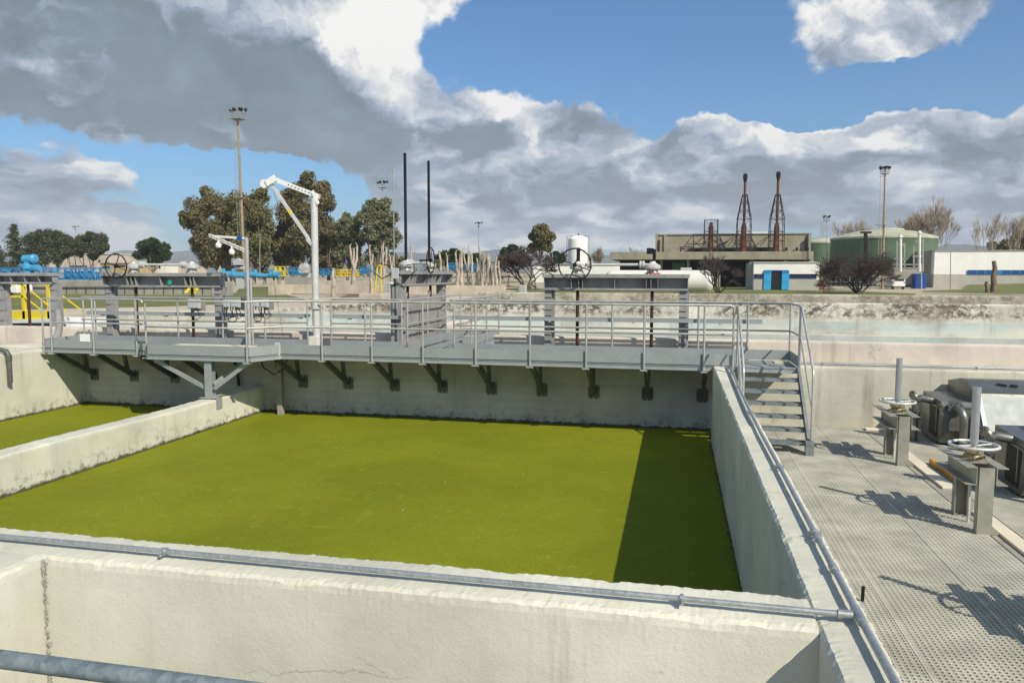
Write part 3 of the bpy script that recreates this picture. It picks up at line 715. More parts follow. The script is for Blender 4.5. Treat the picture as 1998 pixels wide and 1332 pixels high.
# bay cover board and parts
m = MB(); m.box(-11.35, -9.5, -.5, -.12, .145, .19); m.box(-11.3, -9.55, .3, .55, .05, .08); m.build('board', 'cream_strip', label='pale board lying across the toe boards of the walkway bay', cat='board', bevel=.005)
m = MB(); m.box(-9.12, -9.0, -.075, -.06, -.11, .26); m.build('splice_plate', 'white_metal', WK)
a = at(154, 653, -.06); b = at(174, 667, -.06)
m = MB(); m.box(a.x, b.x, -.036, -.028, b.z, a.z+.02); m.build('notice_plate', 'white_paint', label='blank white plate fixed on the toe board near the left end', cat='plate')
# timber post in the water
m = MB(); m.box(-9.62, -9.50, .84, .97, -3, -.11); m.build('guide_post', 'grey_concrete', label='slim concrete post standing in the green water beside the divider end', cat='post', bevel=.01)
m = MB(); m.tube([(-9.2, .6, -.15), (-9.35, .75, -.4), (-9.7, .9, -.58), (-10.05, 1.05, -.45), (-10.2, 1.12, -.2)], .016, 8); m.tube([(-9.72, 1.1, -.12), (-9.75, 1.1, -.4), (-9.68, 1.1, -.9), (-9.7, 1.1, -1.49)], .03, 8); m.tube([(-10.9, 1.1, -.12), (-10.85, 1.12, -.35), (-10.78, 1.12, -.45), (-10.75, 1.12, -.9)], .035, 8)
m.build('hanging_cable', 'dark_rubber', label='dark cables hanging under the walkway bay', cat='cable')

# branch walkway
BW = thing('walkway', 'short side walkway leading away from the main walkway over the channel', 'walkway', (-6, 3.4, -.1))
m = MB()
x = -6.55
while x < -5.54: m.box(x, x+.012, 1.22, 5.6, -.03, 0); x += .045
y = 1.3
while y < 5.6: m.box(-6.55, -5.53, y, y+.01, -.032, -.002); y += .13
m.build('deck', 'galv', BW, fix=False)
m = MB(); toe(m, (-6.57, 1.2), (-6.57, 5.6)); toe(m, (-5.52, 1.2), (-5.52, 5.6)); toe(m, (-6.57, 5.6), (-5.52, 5.6)); m.build('toe_board', 'galv', BW)
m = MB(); channel(m, (-6.57, 1.2, -.055), (-6.57, 5.6, -.055)); channel(m, (-5.52, 1.2, -.055), (-5.52, 5.6, -.055)); channel(m, (-6.57, 5.6, -.055), (-5.52, 5.6, -.055)); m.build('edge_channel', 'galv', BW)
railing(BW, [[(-6.60, 1.28), (-6.60, 5.62)]], [(-6.6, y) for y in (1.28, 2.7, 4.2, 5.6)], plate=False)
railing(BW, [[(-5.50, 1.33), (-5.50, 5.62)]], [(-5.5, y) for y in (2.7, 4.2, 5.6)], plate=False)

# cable trays on the rear railing
def tray(x0, x1, z0, z1, lab, y=1.30):
    t_ = thing('cable_tray', lab, 'cable tray', (x0, y, z0), 'cable trays on the rear railing')
    m = MB()
    L = x1-x0; n = 1
    m.bar((x0, y, z0+.05), (x1, y, z1+.05), .006, .075); m.bar((x0, y+.15, z0+.05), (x1, y+.15, z1+.05), .006, .075)
    m.bar((x0, y+.075, z0+.013), (x1, y+.075, z1+.013), .15, .004); m.build('channel', 'galv', t_)
    m = MB(); m.bar((x0, y+.075, z0+.09), (x1, y+.075, z1+.09), .16, .006); m.build('cover', 'galv', t_)
    k = 0
    x = x0+.4
    while x < x1:
        f = (x-x0)/L; z = z0+(z1-z0)*f; m = MB(); m.bar((x, 1.26, z), (x, y+.15, z), .035, .03); m.build('support', 'galv', t_); x += 1.78
tray(-15.0, -9.05, .70, .70, 'cable tray on the rear railing behind the walkway bay')
tray(-8.43, -6.75, .70, .70, 'short cable tray on the rear railing left of the side facing gate')
tray(-5.55, 1.02, .71, .72, 'long cable tray on the rear railing behind the right half of the walkway')

# ================================================================== stairs
ST = thing('metal_staircase', 'short steep metal staircase from the walkway down to the grating floor', 'staircase', (1, -.7, -1.3))
sx0, sx1 = .46, 1.53
m = MB()
y = .02
while y < 1.18: m.box(XR+.01, sx1, y, y+.008, -.04, 0); y += .03
x = XR+.02
while x < sx1: m.box(x, x+.006, 0, 1.2, -.028, -.001); x += .045
channel(m, (XR, 0, -.055), (sx1, 0, -.055)); channel(m, (sx1, 0, -.055), (sx1, 1.2, -.055))
m.build('landing', 'galv', ST, fix=False)
m = MB(); toe(m, (1.545, .0), (1.545, 1.19)); m.build('toe_board', 'galv', ST)
for xs in (sx0, sx1):
    m = MB(); m.plate([(xs, .02, .02), (xs, .02, -.20), (xs, -1.33, -1.30), (xs, -1.50, -1.30), (xs, -1.50, -1.12), (xs, -.12, .02)], (1, 0, 0), .012)
    m.bar((xs+.006, -.1, .02), (xs+.006, -1.5, -1.12), .05, .008); m.build('stringer', 'stair_steel', ST)
for k in range(6):
    z = -.186*(k+1); y = -.06-.225*k
    m = MB()
    m.box(sx0+.014, sx1-.002, y-.20, y-.194, z-.05, z); m.box(sx0+.014, sx1-.002, y+.03, y+.036, z-.05, z)
    yy = y-.18
    while yy < y+.03: m.box(sx0+.014, sx1-.002, yy, yy+.006, z-.03, z); yy += .022
    x = sx0+.02
    while x < sx1-.01: m.box(x, x+.005, y-.194, y+.03, z-.028, z-.001); x += .03
    m.build('tread', 'stair_steel', ST, fix=False)
for xs, xr in ((sx0, sx0-.02), (sx1+.012, sx1+.035)):
    m = MB()
    m.tube([(xr, .0, 1.14), (xr, -.06, 1.10), (xr, -1.36, .16), (xr, -1.42, .08), (xr, -1.44, -.02), (xr, -1.46, -1.05)], .022, 10)
    m.tube([(xr, .0, .58), (xr, -1.41, -.50)], .018, 8)
    m.cyl((xr, .01, -.1), (xr, .01, 1.14), .021, 8)
    m.build('handrail', 'rail', ST)
m = MB(); m.box(sx1-.06, sx1+.07, -1.54, -1.43, -1.30, -1.06); m.build('foot', 'stair_steel', ST)
m = MB(); m.box(1.2, 1.5, .62, .95, .0, .02); m.build('rag', 'tote_green', label='pale folded rag lying on the stair landing corner', cat='rag')
# blank underside panel behind the stair

# ================================================================== sluice gates
def gearbox(m, a, z, s=1.0):
    m.lathe((a, 0, z), [(0, .02), (.10*s, .02), (.10*s, .05), (.07*s, .06), (.075*s, .10), (.17*s, .11), (.18*s, .15), (.165*s, .16), (.165*s, .19), (.12*s, .21), (.07*s, .24), (.06*s, .27), (0, .27)], 18)
    for k in range(4): 
        an = k*math.pi/2+.4; m.bar((a+.08*s*math.cos(an), .08*s*math.sin(an), z+.11), (a+.13*s*math.cos(an), .13*s*math.sin(an), z), .03, .03)
def sluice(lab, M, L, posts, gears, wheel, zt, zb, postz, stems, rods=None, plate=None, shaft=True, endcap=None, wheel_ax=(0, -1, 0), wr=.33, hdrop=.36, name='sluice_gate', actuator=False, group='sluice gates above the channel'):
    o = M @ Vector((L/2, 0, postz))
    t_ = thing(name, lab, 'sluice gate', tuple(o), group)
    m = MB(M)
    m.box(-.03, L+.03, -.17, .17, zt-.08, zt); m.box(0, L, -.15, .15, zt-hdrop, zt-hdrop+.012)
    m.box(0, L, .04, .055, zt-hdrop, zt-.07)
    m.box(0, L, -.15, -.14, zt-hdrop, zt-hdrop+.06)
    n = 4
    for k in range(n+1):
        a = L*k/n; a = min(max(a, .006), L-.006)
        m.add([(a-.006, -.15, zt-.08), (a-.006, .04, zt-.08), (a-.006, .04, zt-hdrop+.01), (a-.006, -.12, zt-hdrop+.06),
               (a+.006, -.15, zt-.08), (a+.006, .04, zt-.08), (a+.006, .04, zt-hdrop+.01), (a+.006, -.12, zt-hdrop+.06)],
              [(0, 1, 2, 3), (7, 6, 5, 4), (0, 4, 5, 1), (1, 5, 6, 2), (2, 6, 7, 3), (3, 7, 4, 0)])
    for a in gears:
        for d in (-.12, .12):
            m.add([(a+d-.005, -.15, zt-.08), (a+d-.005, .04, zt-.08), (a+d-.005, .04, zt-hdrop+.01), (a+d-.005, -.12, zt-hdrop+.06),
               (a+d+.005, -.15, zt-.08), (a+d+.005, .04, zt-.08), (a+d+.005, .04, zt-hdrop+.01), (a+d+.005, -.12, zt-hdrop+.06)],
              [(0, 1, 2, 3), (7, 6, 5, 4), (0, 4, 5, 1), (1, 5, 6, 2), (2, 6, 7, 3), (3, 7, 4, 0)])
    m.build('beam', 'gate_grey', t_)
    for a in posts:
        m = MB(M); w_ = .075
        m.box(a-w_, a+w_, -.10, -.09, postz, zt-hdrop); m.box(a-w_, a-w_+.01, -.09, .10, postz, zt-hdrop); m.box(a+w_-.01, a+w_, -.09, .10, postz, zt-hdrop)
        m.box(a+w_+.005, a+w_+.05, -.02, .1, postz, zt-hdrop)
        z = zt-hdrop-.14
        while z > postz: m.box(a-w_-.01, a+w_+.012, -.125, .1, z, z+.012); z -= .27
        m.build('post', 'gate_grey', t_)
    for a in gears:
        m = MB(M); gearbox(m, a, zt); m.build('gearbox', 'cast_grey', t_)
    if shaft and len(gears) > 1:
        m = MB(M); a0, a1 = min(gears)+.1, max(gears)-.1; hz = zt+.20
        m.cyl((a0, 0, hz), (a1, 0, hz), .032, 10)
        for a in (a0+.16, a1-.12): m.lathe((a-.06, 0, hz), [(.03, 0), (.085, .01), (.085, .05), (.05, .06), (.085, .07), (.085, .11), (.03, .12)], 12, (1, 0, 0))
        m.build('drive_shaft', 'cast_grey', t_)
    if wheel:
        a, zc = wheel; ax = Vector(wheel_ax); c = Vector((a, 0, zc))+ax*.30
        m = MB(M); m.torus(c, ax, wr, .016, 44, 8)
        u = Vector((0, 0, 1)); v = ax.cross(u).normalized()
        for k in range(4):
            an = .35+k*math.pi/2; m.cyl(c, c+(u*math.sin(an)+v*math.cos(an))*wr, .011, 6)
        m.cyl(c-ax*.30, c+ax*.04, .022, 8); m.cyl(c-ax*.04, c+ax*.03, .045, 10)
        m.build('handwheel', 'black_iron', t_)
    for a, z0 in stems:
        m = MB(M); m.cyl((a, -.02, z0), (a, -.02, zt-hdrop), .036, 10); m.build('stem', 'rust_stem', t_)
    for a, z1 in (rods or []):
        m = MB(M); m.cyl((a, 0, zt+.25), (a, 0, z1), .036, 10); m.cyl((a, 0, z1), (a, 0, z1+.012), .043, 10); m.build('stem', 'stem_black', t_)
    return t_
def MX(x, y): return Matrix.Translation((x, y, 0))
P = lambda u, v, Y=1.6: at(u, v, Y)
x0 = P(1063, 540).x; x1 = P(1343, 540).x
g3 = sluice('grey sluice gate beam with a big black handwheel, right of the side walkway', MX(x0, 1.6), x1-x0, [.09, x1-x0-.10], [P(1127, 540).x-x0, P(1273, 540).x-x0], (P(1125, 517).x-x0, 1.93), 1.735, 1.38, -.10,
            [(P(1127, 600).x-x0, -.1), (P(1272, 600).x-x0, -.1)], wr=.345)
m = MB(); m.cyl((P(1128, 540).x, 1.6, 1.98), (P(1128, 540).x, 1.6, 2.30), .04, 10); m.build('stem', 'stem_black', g3)
m = MB(); m.cyl((P(1276, 540).x, 1.6, 1.98), (P(1276, 540).x, 1.6, 2.26), .035, 10); m.box(P(1262, 500).x, P(1276, 500).x, 1.55, 1.66, 2.16, 2.28); m.build('stem', 'stem_black', g3)
m = MB(); m.lathe((P(1273, 540).x, 1.6, 1.742), [(0, 0), (.17, 0), (.17, .02), (0, .02)], 16); m.build('gasket', 'red', g3)
x0 = P(206, 540).x; x1 = P(436, 540).x
g1 = sluice('grey sluice gate beam with black handwheel and a green dot, left of the lamp post', MX(x0, 1.6), x1-x0, [.13, x1-x0-.12], [P(262, 540).x-x0, P(375, 540).x-x0], (P(243, 517).x-x0, 1.90), 1.74, 1.40, -.10,
            [(P(268, 600).x-x0, -.1), (P(377, 600).x-x0, -.1)], wr=.30)
m = MB(); a = P(331, 551, 1.42); m.cyl((a.x, 1.425, a.z), (a.x, 1.421, a.z), .058, 16); m.build('sticker', 'green_dot', g1)
m = MB(); m.add([(P(421, 530).x, 1.62, 1.74), (P(432, 530).x, 1.62, 1.74), (P(432, 530).x, 1.62, 1.84), (P(429, 530).x, 1.62, 1.93)], [(0, 1, 2, 3)]); m.build('fin', 'cast_grey', g1)
x0 = P(2, 540, 2.05).x; x1 = P(110, 540, 2.05).x
g0 = sluice('grey sluice gate at the far left topped by the blue actuator', MX(x0, 2.05), x1-x0, [.05, x1-x0-.05], [], None, 1.735, 1.40, .335, [(P(58, 600, 2.05).x-x0, .335)], hdrop=.30)
# blue electric actuator
t_ = thing('electric_actuator', 'bright blue electric valve actuator on the leftmost gate', 'actuator', tuple(P(62, 530, 2.05)))
c = P(56, 527, 2.05); k = 1/95.
m = MB(); m.lathe((c.x, 2.05, 1.735), [(0, 0), (.13, 0), (.13, .03), (.08, .05), (.08, .09), (.15, .11), (.15, .22), (.10, .25), (.10, .30), (0, .30)], 16)
m.cyl((c.x-.12, 2.05, 1.90), (c.x-.19, 2.05, 1.92), .07, 12); m.cyl((c.x+.06, 2.05, 1.86), (c.x+.36, 1.98, 1.86), .095, 14); m.cyl((c.x+.36, 1.98, 1.86), (c.x+.40, 1.97, 1.86), .075, 14)
m.build('gear_housing', 'cyan', t_)
m = MB(); m.lathe((c.x-.13, 2.05, 2.10), [(0, 0), (.08, 0), (.105, .02), (.105, .30), (.12, .31), (.12, .38), (.08, .41), (0, .41)], 16, (1, -.1, 0)); m.bar((c.x, 2.05, 1.98), (c.x+.02, 2.05, 2.08), .12, .1); m.build('motor', 'cyan', t_)
m = MB(); m.torus((c.x-.19, 2.02, 1.91), (-1, -.3, 0), .085, .012, 20, 6); m.build('handwheel', 'blue', t_)

# side facing gate: local a runs along +y
xg = -6.92
M2 = Matrix(((0, -1, 0, xg), (1, 0, 0, 1.42), (0, 0, 1, 0), (0, 0, 0, 1)))
# local x -> world y ; local y -> world -x ; local -y faces +x
g2 = sluice('grey sluice gate seen side on with two tall black rods and a black handwheel', M2, 4.0, [.14, 3.35], [.72, 2.42], (1.62, 2.06), 1.80, 1.45, -.1, [(.72, 1.15), (2.42, 1.15)], rods=[(.68, 4.50), (2.40, 4.57)], wheel_ax=(0, -1, 0), wr=.31)
m = MB(); m.box(xg-.02, xg+.02, 1.5, 5.0, .03, 1.20)
for y in (2.3, 2.75, 3.2, 3.65, 4.1, 4.55): m.box(xg+.021, xg+.05, y, y+.012, .06, .50)
m.box(xg+.021, xg+.06, 1.5, 5.0, .50, .53); m.box(xg+.021, xg+.10, 1.5, 5.0, .055, .085)
m.build('gate_leaf', 'gate_plate', g2)
m = MB(); m.box(xg-.05, xg+.06, 4.98, 5.06, -.1, 1.45); m.build('post', 'gate_grey', g2)
m = MB(); m.box(xg-.13, xg+.13, 1.42, 1.70, -.1, 1.50); m.build('post', 'gate_grey', g2)
for y in (2.14, 3.84):
    m = MB(); m.prism([(y-.11, 1.2), (y+.11, 1.2), (y+.05, 1.30), (y-.05, 1.30)], 'x', xg-.03, xg+.03); m.build('lug', 'gate_plate', g2)
m = MB(); a = P(757, 527, 1.35)
m.box(xg-.05, xg+.12, 1.28, 1.33, 1.62, 1.86); m.build('junction_box', 'box_grey', label='pale grey junction box on the near end of the side facing gate', cat='junction box', bevel=.008)
m = MB()
for s_ in (-1, 1):
    m.tube([(xg+.03+s_*.08, 1.3, 1.72), (xg+s_*.28, 1.3, 1.62), (xg+s_*.5, 1.3, 1.78), (xg+s_*.42, 1.45, 1.95), (xg+s_*.2, 1.6, 1.93)], .012, 6)
m.tube([(xg+.03, 1.3, 1.63), (xg+.02, 1.32, 1.3), (xg+.01, 1.32, .45)], .012, 6)
m.build('cable', 'black_iron', label='black cables looping from the junction box on the side facing gate', cat='cable')
m = MB(); a = P(767, 325, 1.5); m.cyl((a.x, 1.5, 1.8), (a.x-.0, 1.5, a.z), .012, 6); m.cyl((a.x, 1.5, a.z-.12), (a.x, 1.5, a.z-.06), .025, 6)
m.build('antenna_rod', 'pole_grey', label='thin pale rod rising just left of the two tall black rods', cat='rod')

# ================================================================== davit crane
CR = thing('davit_crane', 'white davit crane with bent arm on the rear edge of the walkway', 'crane', (-9, 1.6, -.1))
Y = 1.55
def q(u, v, dy=0):
    p_ = at(u, v, Y+dy); return p_
b0 = q(617, 681); x_ = b0.x
m = MB(); m.box(x_-.13, x_+.10, Y-.12, Y+.14, -.10, .27); m.build('base', 'offwhite', CR, bevel=.01)
m = MB()
xa = q(616, 600).x; z_a = q(616, 600).z
m.cyl((x_+.02, Y, .0), (xa, Y, z_a), .085, 18); m.cyl((xa, Y, z_a), (q(613, 386).x, Y, q(613, 386).z), .078, 18)
m.build('mast', 'white_metal', CR)
m = MB(); m.cyl((xa, Y, z_a-.03), (xa, Y, z_a), .13, 18); m.cyl((xa, Y, z_a+.0), (xa, Y, z_a+.16), .105, 18); m.cyl((xa, Y, z_a+.18), (xa, Y, z_a+.21), .13, 18)
m.bar((xa+.1, Y-.06, z_a+.1), (xa+.17, Y-.06, z_a+.08), .05, .05)
m.build('collar', 'cast_grey', CR)
m = MB(); m.tube([(xa+.14, Y, .0), (xa+.145, Y, z_a-.1), (xa+.14, Y, z_a+.02)], .02, 6); m.build('side_pipe', 'white_metal', CR)
def beam_px(m, a, b_, hw, th=.10, dy=0):
    m.bar(a, b_, th, hw, upv=(0, 0, 1))
m = MB(); beam_px(m, q(623, 384), q(535, 350), .10, .09); m.build('jib', 'white_paint', CR)
m = MB()
for k in range(9):
    f = .06+k*.075; a = q(623, 384)*(1-f)+q(535, 350)*f; m.cyl((a.x, Y-.05, a.z), (a.x, Y-.046, a.z), .016, 8)
m.build('bolt', 'black_metal', CR)
m = MB()
for dy in (-.07, .055):
    a, b = q(534, 349, dy), q(519, 358, dy)
    m.bar(a+Vector((.05, 0, .03)), b, .014, .15)
m.build('head_plate', 'white_paint', CR)
m = MB(); a = q(517, 359); m.lathe((a.x, Y-.05, a.z), [(0, 0), (.10, 0), (.10, .02), (.075, .035), (.075, .065), (.10, .08), (.10, .10), (0, .10)], 20, (0, 1, 0)); m.build('pulley', 'white_paint', CR)
m = MB()
for dy in (-.06, .05): m.bar(q(609, 372, dy), q(621, 398, dy), .012, .075)
m.build('mast_bracket', 'white_paint', CR)
m = MB(); m.bar(q(529, 359), q(605, 470), .06, .065); m.bar(q(600, 466), q(610, 478), .10, .07); m.build('strut', 'white_metal', CR)
m = MB(); a, b = q(563, 409), q(569, 418); m.bar(a, b, .064, .069); m.build('tape', 'yellow', CR)
m = MB(); a = q(596, 521); m.box(q(588, 520).x, q(605, 520).x, Y-.13, Y+.05, q(600, 532).z, q(600, 521).z); m.cyl((q(596, 520).x, Y-.142, q(596, 521).z), (q(596, 520).x, Y+.05, q(596, 521).z), .085, 20)
m.box(q(590, 530).x, xa-.05, Y-.03, Y+.03, q(600, 541).z, q(600, 533).z); m.build('winch', 'cast_grey', CR)
m = MB(); a, b, c = q(534, 372), q(542, 400), q(595, 512)
m.tube([q(521, 365), a, b, c], .004, 5); m.tube([q(511, 362), q(513, 420), q(536, 560), q(557, 680)], .0045, 5); m.build('rope', 'dark_rubber', CR)

# ================================================================== lamp post
LP = thing('lamp_post', 'slim galvanised post with two white lamps on a sloping arm by the walkway bay', 'lamp post', (-10.8, 1.0, 0))
Y = .98
m = MB(); a, b = q(487, 676), q(481, 463); m.cyl((a.x, Y, 0), (b.x, Y, b.z), .042, 14); m.cyl((a.x+.0, Y, .0), (a.x, Y, .35), .05, 14); m.build('pole', 'rail', LP)
m = MB(); a, b = q(494, 676), q(489, 545); m.cyl((a.x, Y, 0), (b.x, Y, b.z), .026, 10); m.bar(q(480, 545), q(492, 545), .03, .03); m.build('second_pole', 'rail', LP)
m = MB(); m.bar(q(418, 461), q(482, 465), .045, .055); m.build('arm', 'offwhite', LP)
m = MB(); m.box(q(464, 465).x, q(473, 465).x, Y-.04, Y+.04, q(468, 469).z, q(468, 461).z); m.build('clamp', 'deep_blue', LP)
m = MB(); m.bar(q(408, 457), q(481, 488), .05, .022); m.bar(q(408, 460), q(481, 491), .022, .05)
for k in range(6): 
    f = .1+k*.15; a = q(408, 457)*(1-f)+q(481, 488)*f; m.box(a.x-.012, a.x+.012, Y-.04, Y+.0, a.z-.0, a.z+.03)
m.build('sloping_arm', 'offwhite', LP)
for (u, v) in ((426, 469), (452, 482)):
    a = q(u, v); m = MB(); m.cyl((a.x, Y, a.z+.02), (a.x, Y, a.z-.05), .02, 8); m.lathe((a.x, Y, a.z-.16), [(0, -.02), (.055, 0), (.068, .05), (.05, .1), (.025, .12), (0, .12)], 14); m.build('lamp', 'white_paint', LP)
m = MB(); a, b = q(461, 509), q(475, 517); m.prism([(a.x, b.z), (b.x, b.z), (b.x+.015, a.z), ((a.x+b.x)/2, a.z+.06), (a.x-.01, a.z)], 'y', Y-.12, Y+.02); m.box(q(462, 522).x, q(480, 522).x, Y-.06, Y+.02, q(470, 525).z, q(470, 520).z)
m.build('lamp_housing', 'box_grey', LP)
m = MB(); a = q(484, 648); m.cyl((a.x, Y, a.z-.035), (a.x, Y, a.z+.035), .0535, 12); m.build('band', 'black_iron', LP)
# junction boxes on the rear railing
def jbox(u0, v0, u1, v1, lab, back=True, Yb=1.18):
    a, b = at(u0, v0, Yb), at(u1, v1, Yb)
    t_ = thing('junction_box', lab, 'junction box', ((a.x+b.x)/2, Yb, b.z), 'junction boxes on the rear railing')
    m = MB(); m.box(a.x, b.x, Yb-.09, Yb, b.z, a.z); m.build('case', 'box_grey', t_, bevel=.012)
    m = MB(); m.box(a.x+.015, b.x-.015, Yb-.105, Yb-.091, b.z+.02, a.z-.02); m.build('cover', 'box_grey', t_, bevel=.006)
    if back: m = MB(); m.box(a.x+.03, b.x+.09, Yb+.03, Yb+.04, b.z-.06, a.z+.01); m.build('back_plate', 'gate_grey', t_)
    m = MB(); xm = (a.x+b.x)/2
    for dx in (-.08, 0, .08): m.cyl((xm+dx, Yb-.05, b.z), (xm+dx, Yb-.05, b.z-.05), .014, 8)
    m.tube([(xm-.08, Yb-.05, b.z-.04), (xm-.11, Yb-.04, b.z-.18), (xm+.02, Yb, b.z-.27), (xm+.12, Yb, b.z-.2), (xm+.08, Yb-.05, b.z-.04)], .009, 6); m.build('gland', 'dark_rubber', t_)
    return t_
jbox(370, 583, 393, 602, 'pale junction box on the rear railing left of the lamp post, the one standing alone')
jbox(439, 584, 453, 600, 'junction box with looping cable just left of the lamp post', False)
jbox(454, 584, 471, 600, 'junction box touching the lamp post from the left')
jbox(493, 584, 509, 600, 'junction box immediately right of the lamp post', False)
jbox(511, 584, 526, 600, 'second junction box to the right of the lamp post')
m = MB()
for (u, r_) in ((453, 13), (503, 11)):
    c = at(u, 617, 1.2); rr_ = r_/95.; m.tube([(c.x-rr_, 1.2, c.z+.17), (c.x-rr_*1.05, 1.2, c.z), (c.x-rr_*.6, 1.2, c.z-rr_*.8), (c.x, 1.2, c.z-rr_), (c.x+rr_*.6, 1.2, c.z-rr_*.8), (c.x+rr_*1.05, 1.2, c.z), (c.x+rr_*.7, 1.2, c.z+.17)], .011, 6)
m.build('cable_loop', 'dark_rubber', label='black cables hanging in loops below the junction boxes', cat='cable')
m = MB(); 
a = at(113, 604, 1.3); m.tube([(a.x, 1.3, a.z), (a.x+.03, 1.3, .45), (a.x+.02, 1.25, .2), (a.x-.08, 1.15, .02), (a.x-.25, 1.05, -.05)], .085, 12)
m.build('hose', 'gate_grey', label='thick grey green hose bending down at the left end of the walkway', cat='hose')

# ================================================================== valve stands on the grating
def stand(yc, lab):
    t_ = thing('valve_stand', lab, 'valve stand', (2.88, yc, -1.30), 'valve stands on the grating floor')
    for y, f, z1 in ((yc-.47, -1, -.505), (yc+.36, 1, -.72)):
        m = MB(); m.box(2.79, 2.95, y-.006, y+.006, -1.30, z1); m.box(2.79, 2.80, min(y, y-f*.10), max(y, y-f*.10), -1.30, min(z1, -.72)); m.box(2.94, 2.95, min(y, y-f*.10), max(y, y-f*.10), -1.30, min(z1, -.72))
        m.plate([(2.93, y, -1.30), (3.06, y, -1.30), (2.94, y, -1.18)], (0, 1, 0), .01); m.build('leg', 'stand_grey', t_)
    m = MB()
    for s_, xx in ((-1, 2.77), (1, 2.98)):
        m.box(xx-.005, xx+.005, yc-.46, yc+.50, -.71, -.51)
        m.box(min(xx, xx+s_*.12), max(xx, xx+s_*.12), yc-.46, yc+.62, -.514, -.504); m.box(min(xx, xx+s_*.12), max(xx, xx+s_*.12), yc-.46, yc+.62, -.716, -.706)
    m.box(2.78, 2.97, yc+.30, yc+.31, -.70, -.53); m.box(2.78, 2.97, yc-.2, yc+.2, -.518, -.506)
    m.build('beam', 'stand_grey', t_)
    m = MB(); m.lathe((2.88, yc, -.512), [(0, 0), (.15, 0), (.15, .02), (.10, .03), (.085, .07), (.11, .09), (.11, .12), (.07, .14), (.05, .17), (0, .17)], 16)
    for k in range(6):
        an = k*math.pi/3; m.cyl((2.88+.125*math.cos(an), yc+.125*math.sin(an), -.5), (2.88+.125*math.cos(an), yc+.125*math.sin(an), -.465), .013, 6)
    m.build('yoke', 'brass_old', t_)
    m = MB(); m.torus((2.88, yc, -.335), (0, 0, 1), .265, .019, 44, 8)
    for k in range(4):
        an = .4+k*math.pi/2; m.cyl((2.88, yc, -.345), (2.88+.262*math.cos(an), yc+.262*math.sin(an), -.335), .011, 6)
    m.build('handwheel', 'white_metal', t_)
    m = MB(); m.cyl((2.88, yc, -.34), (2.88, yc, .36), .047, 16); m.cyl((2.88, yc, .36), (2.88, yc, .375), .05, 16); m.build('stem_cover', 'stem_grey', t_)
    m = MB(); m.cyl((2.86, yc, -1.8), (2.86, yc, -.71), .018, 8); m.cyl((2.93, yc+.2, -1.6), (2.93, yc+.2, -.71), .012, 8); m.build('stem', 'cast_grey', t_)
stand(-1.45, 'valve stand with handwheel nearest the stairs')
stand(-4.72, 'valve stand with handwheel nearer the viewer at the right edge')
stand(-8.05, 'valve stand beyond the right edge throwing the lower right shadow')

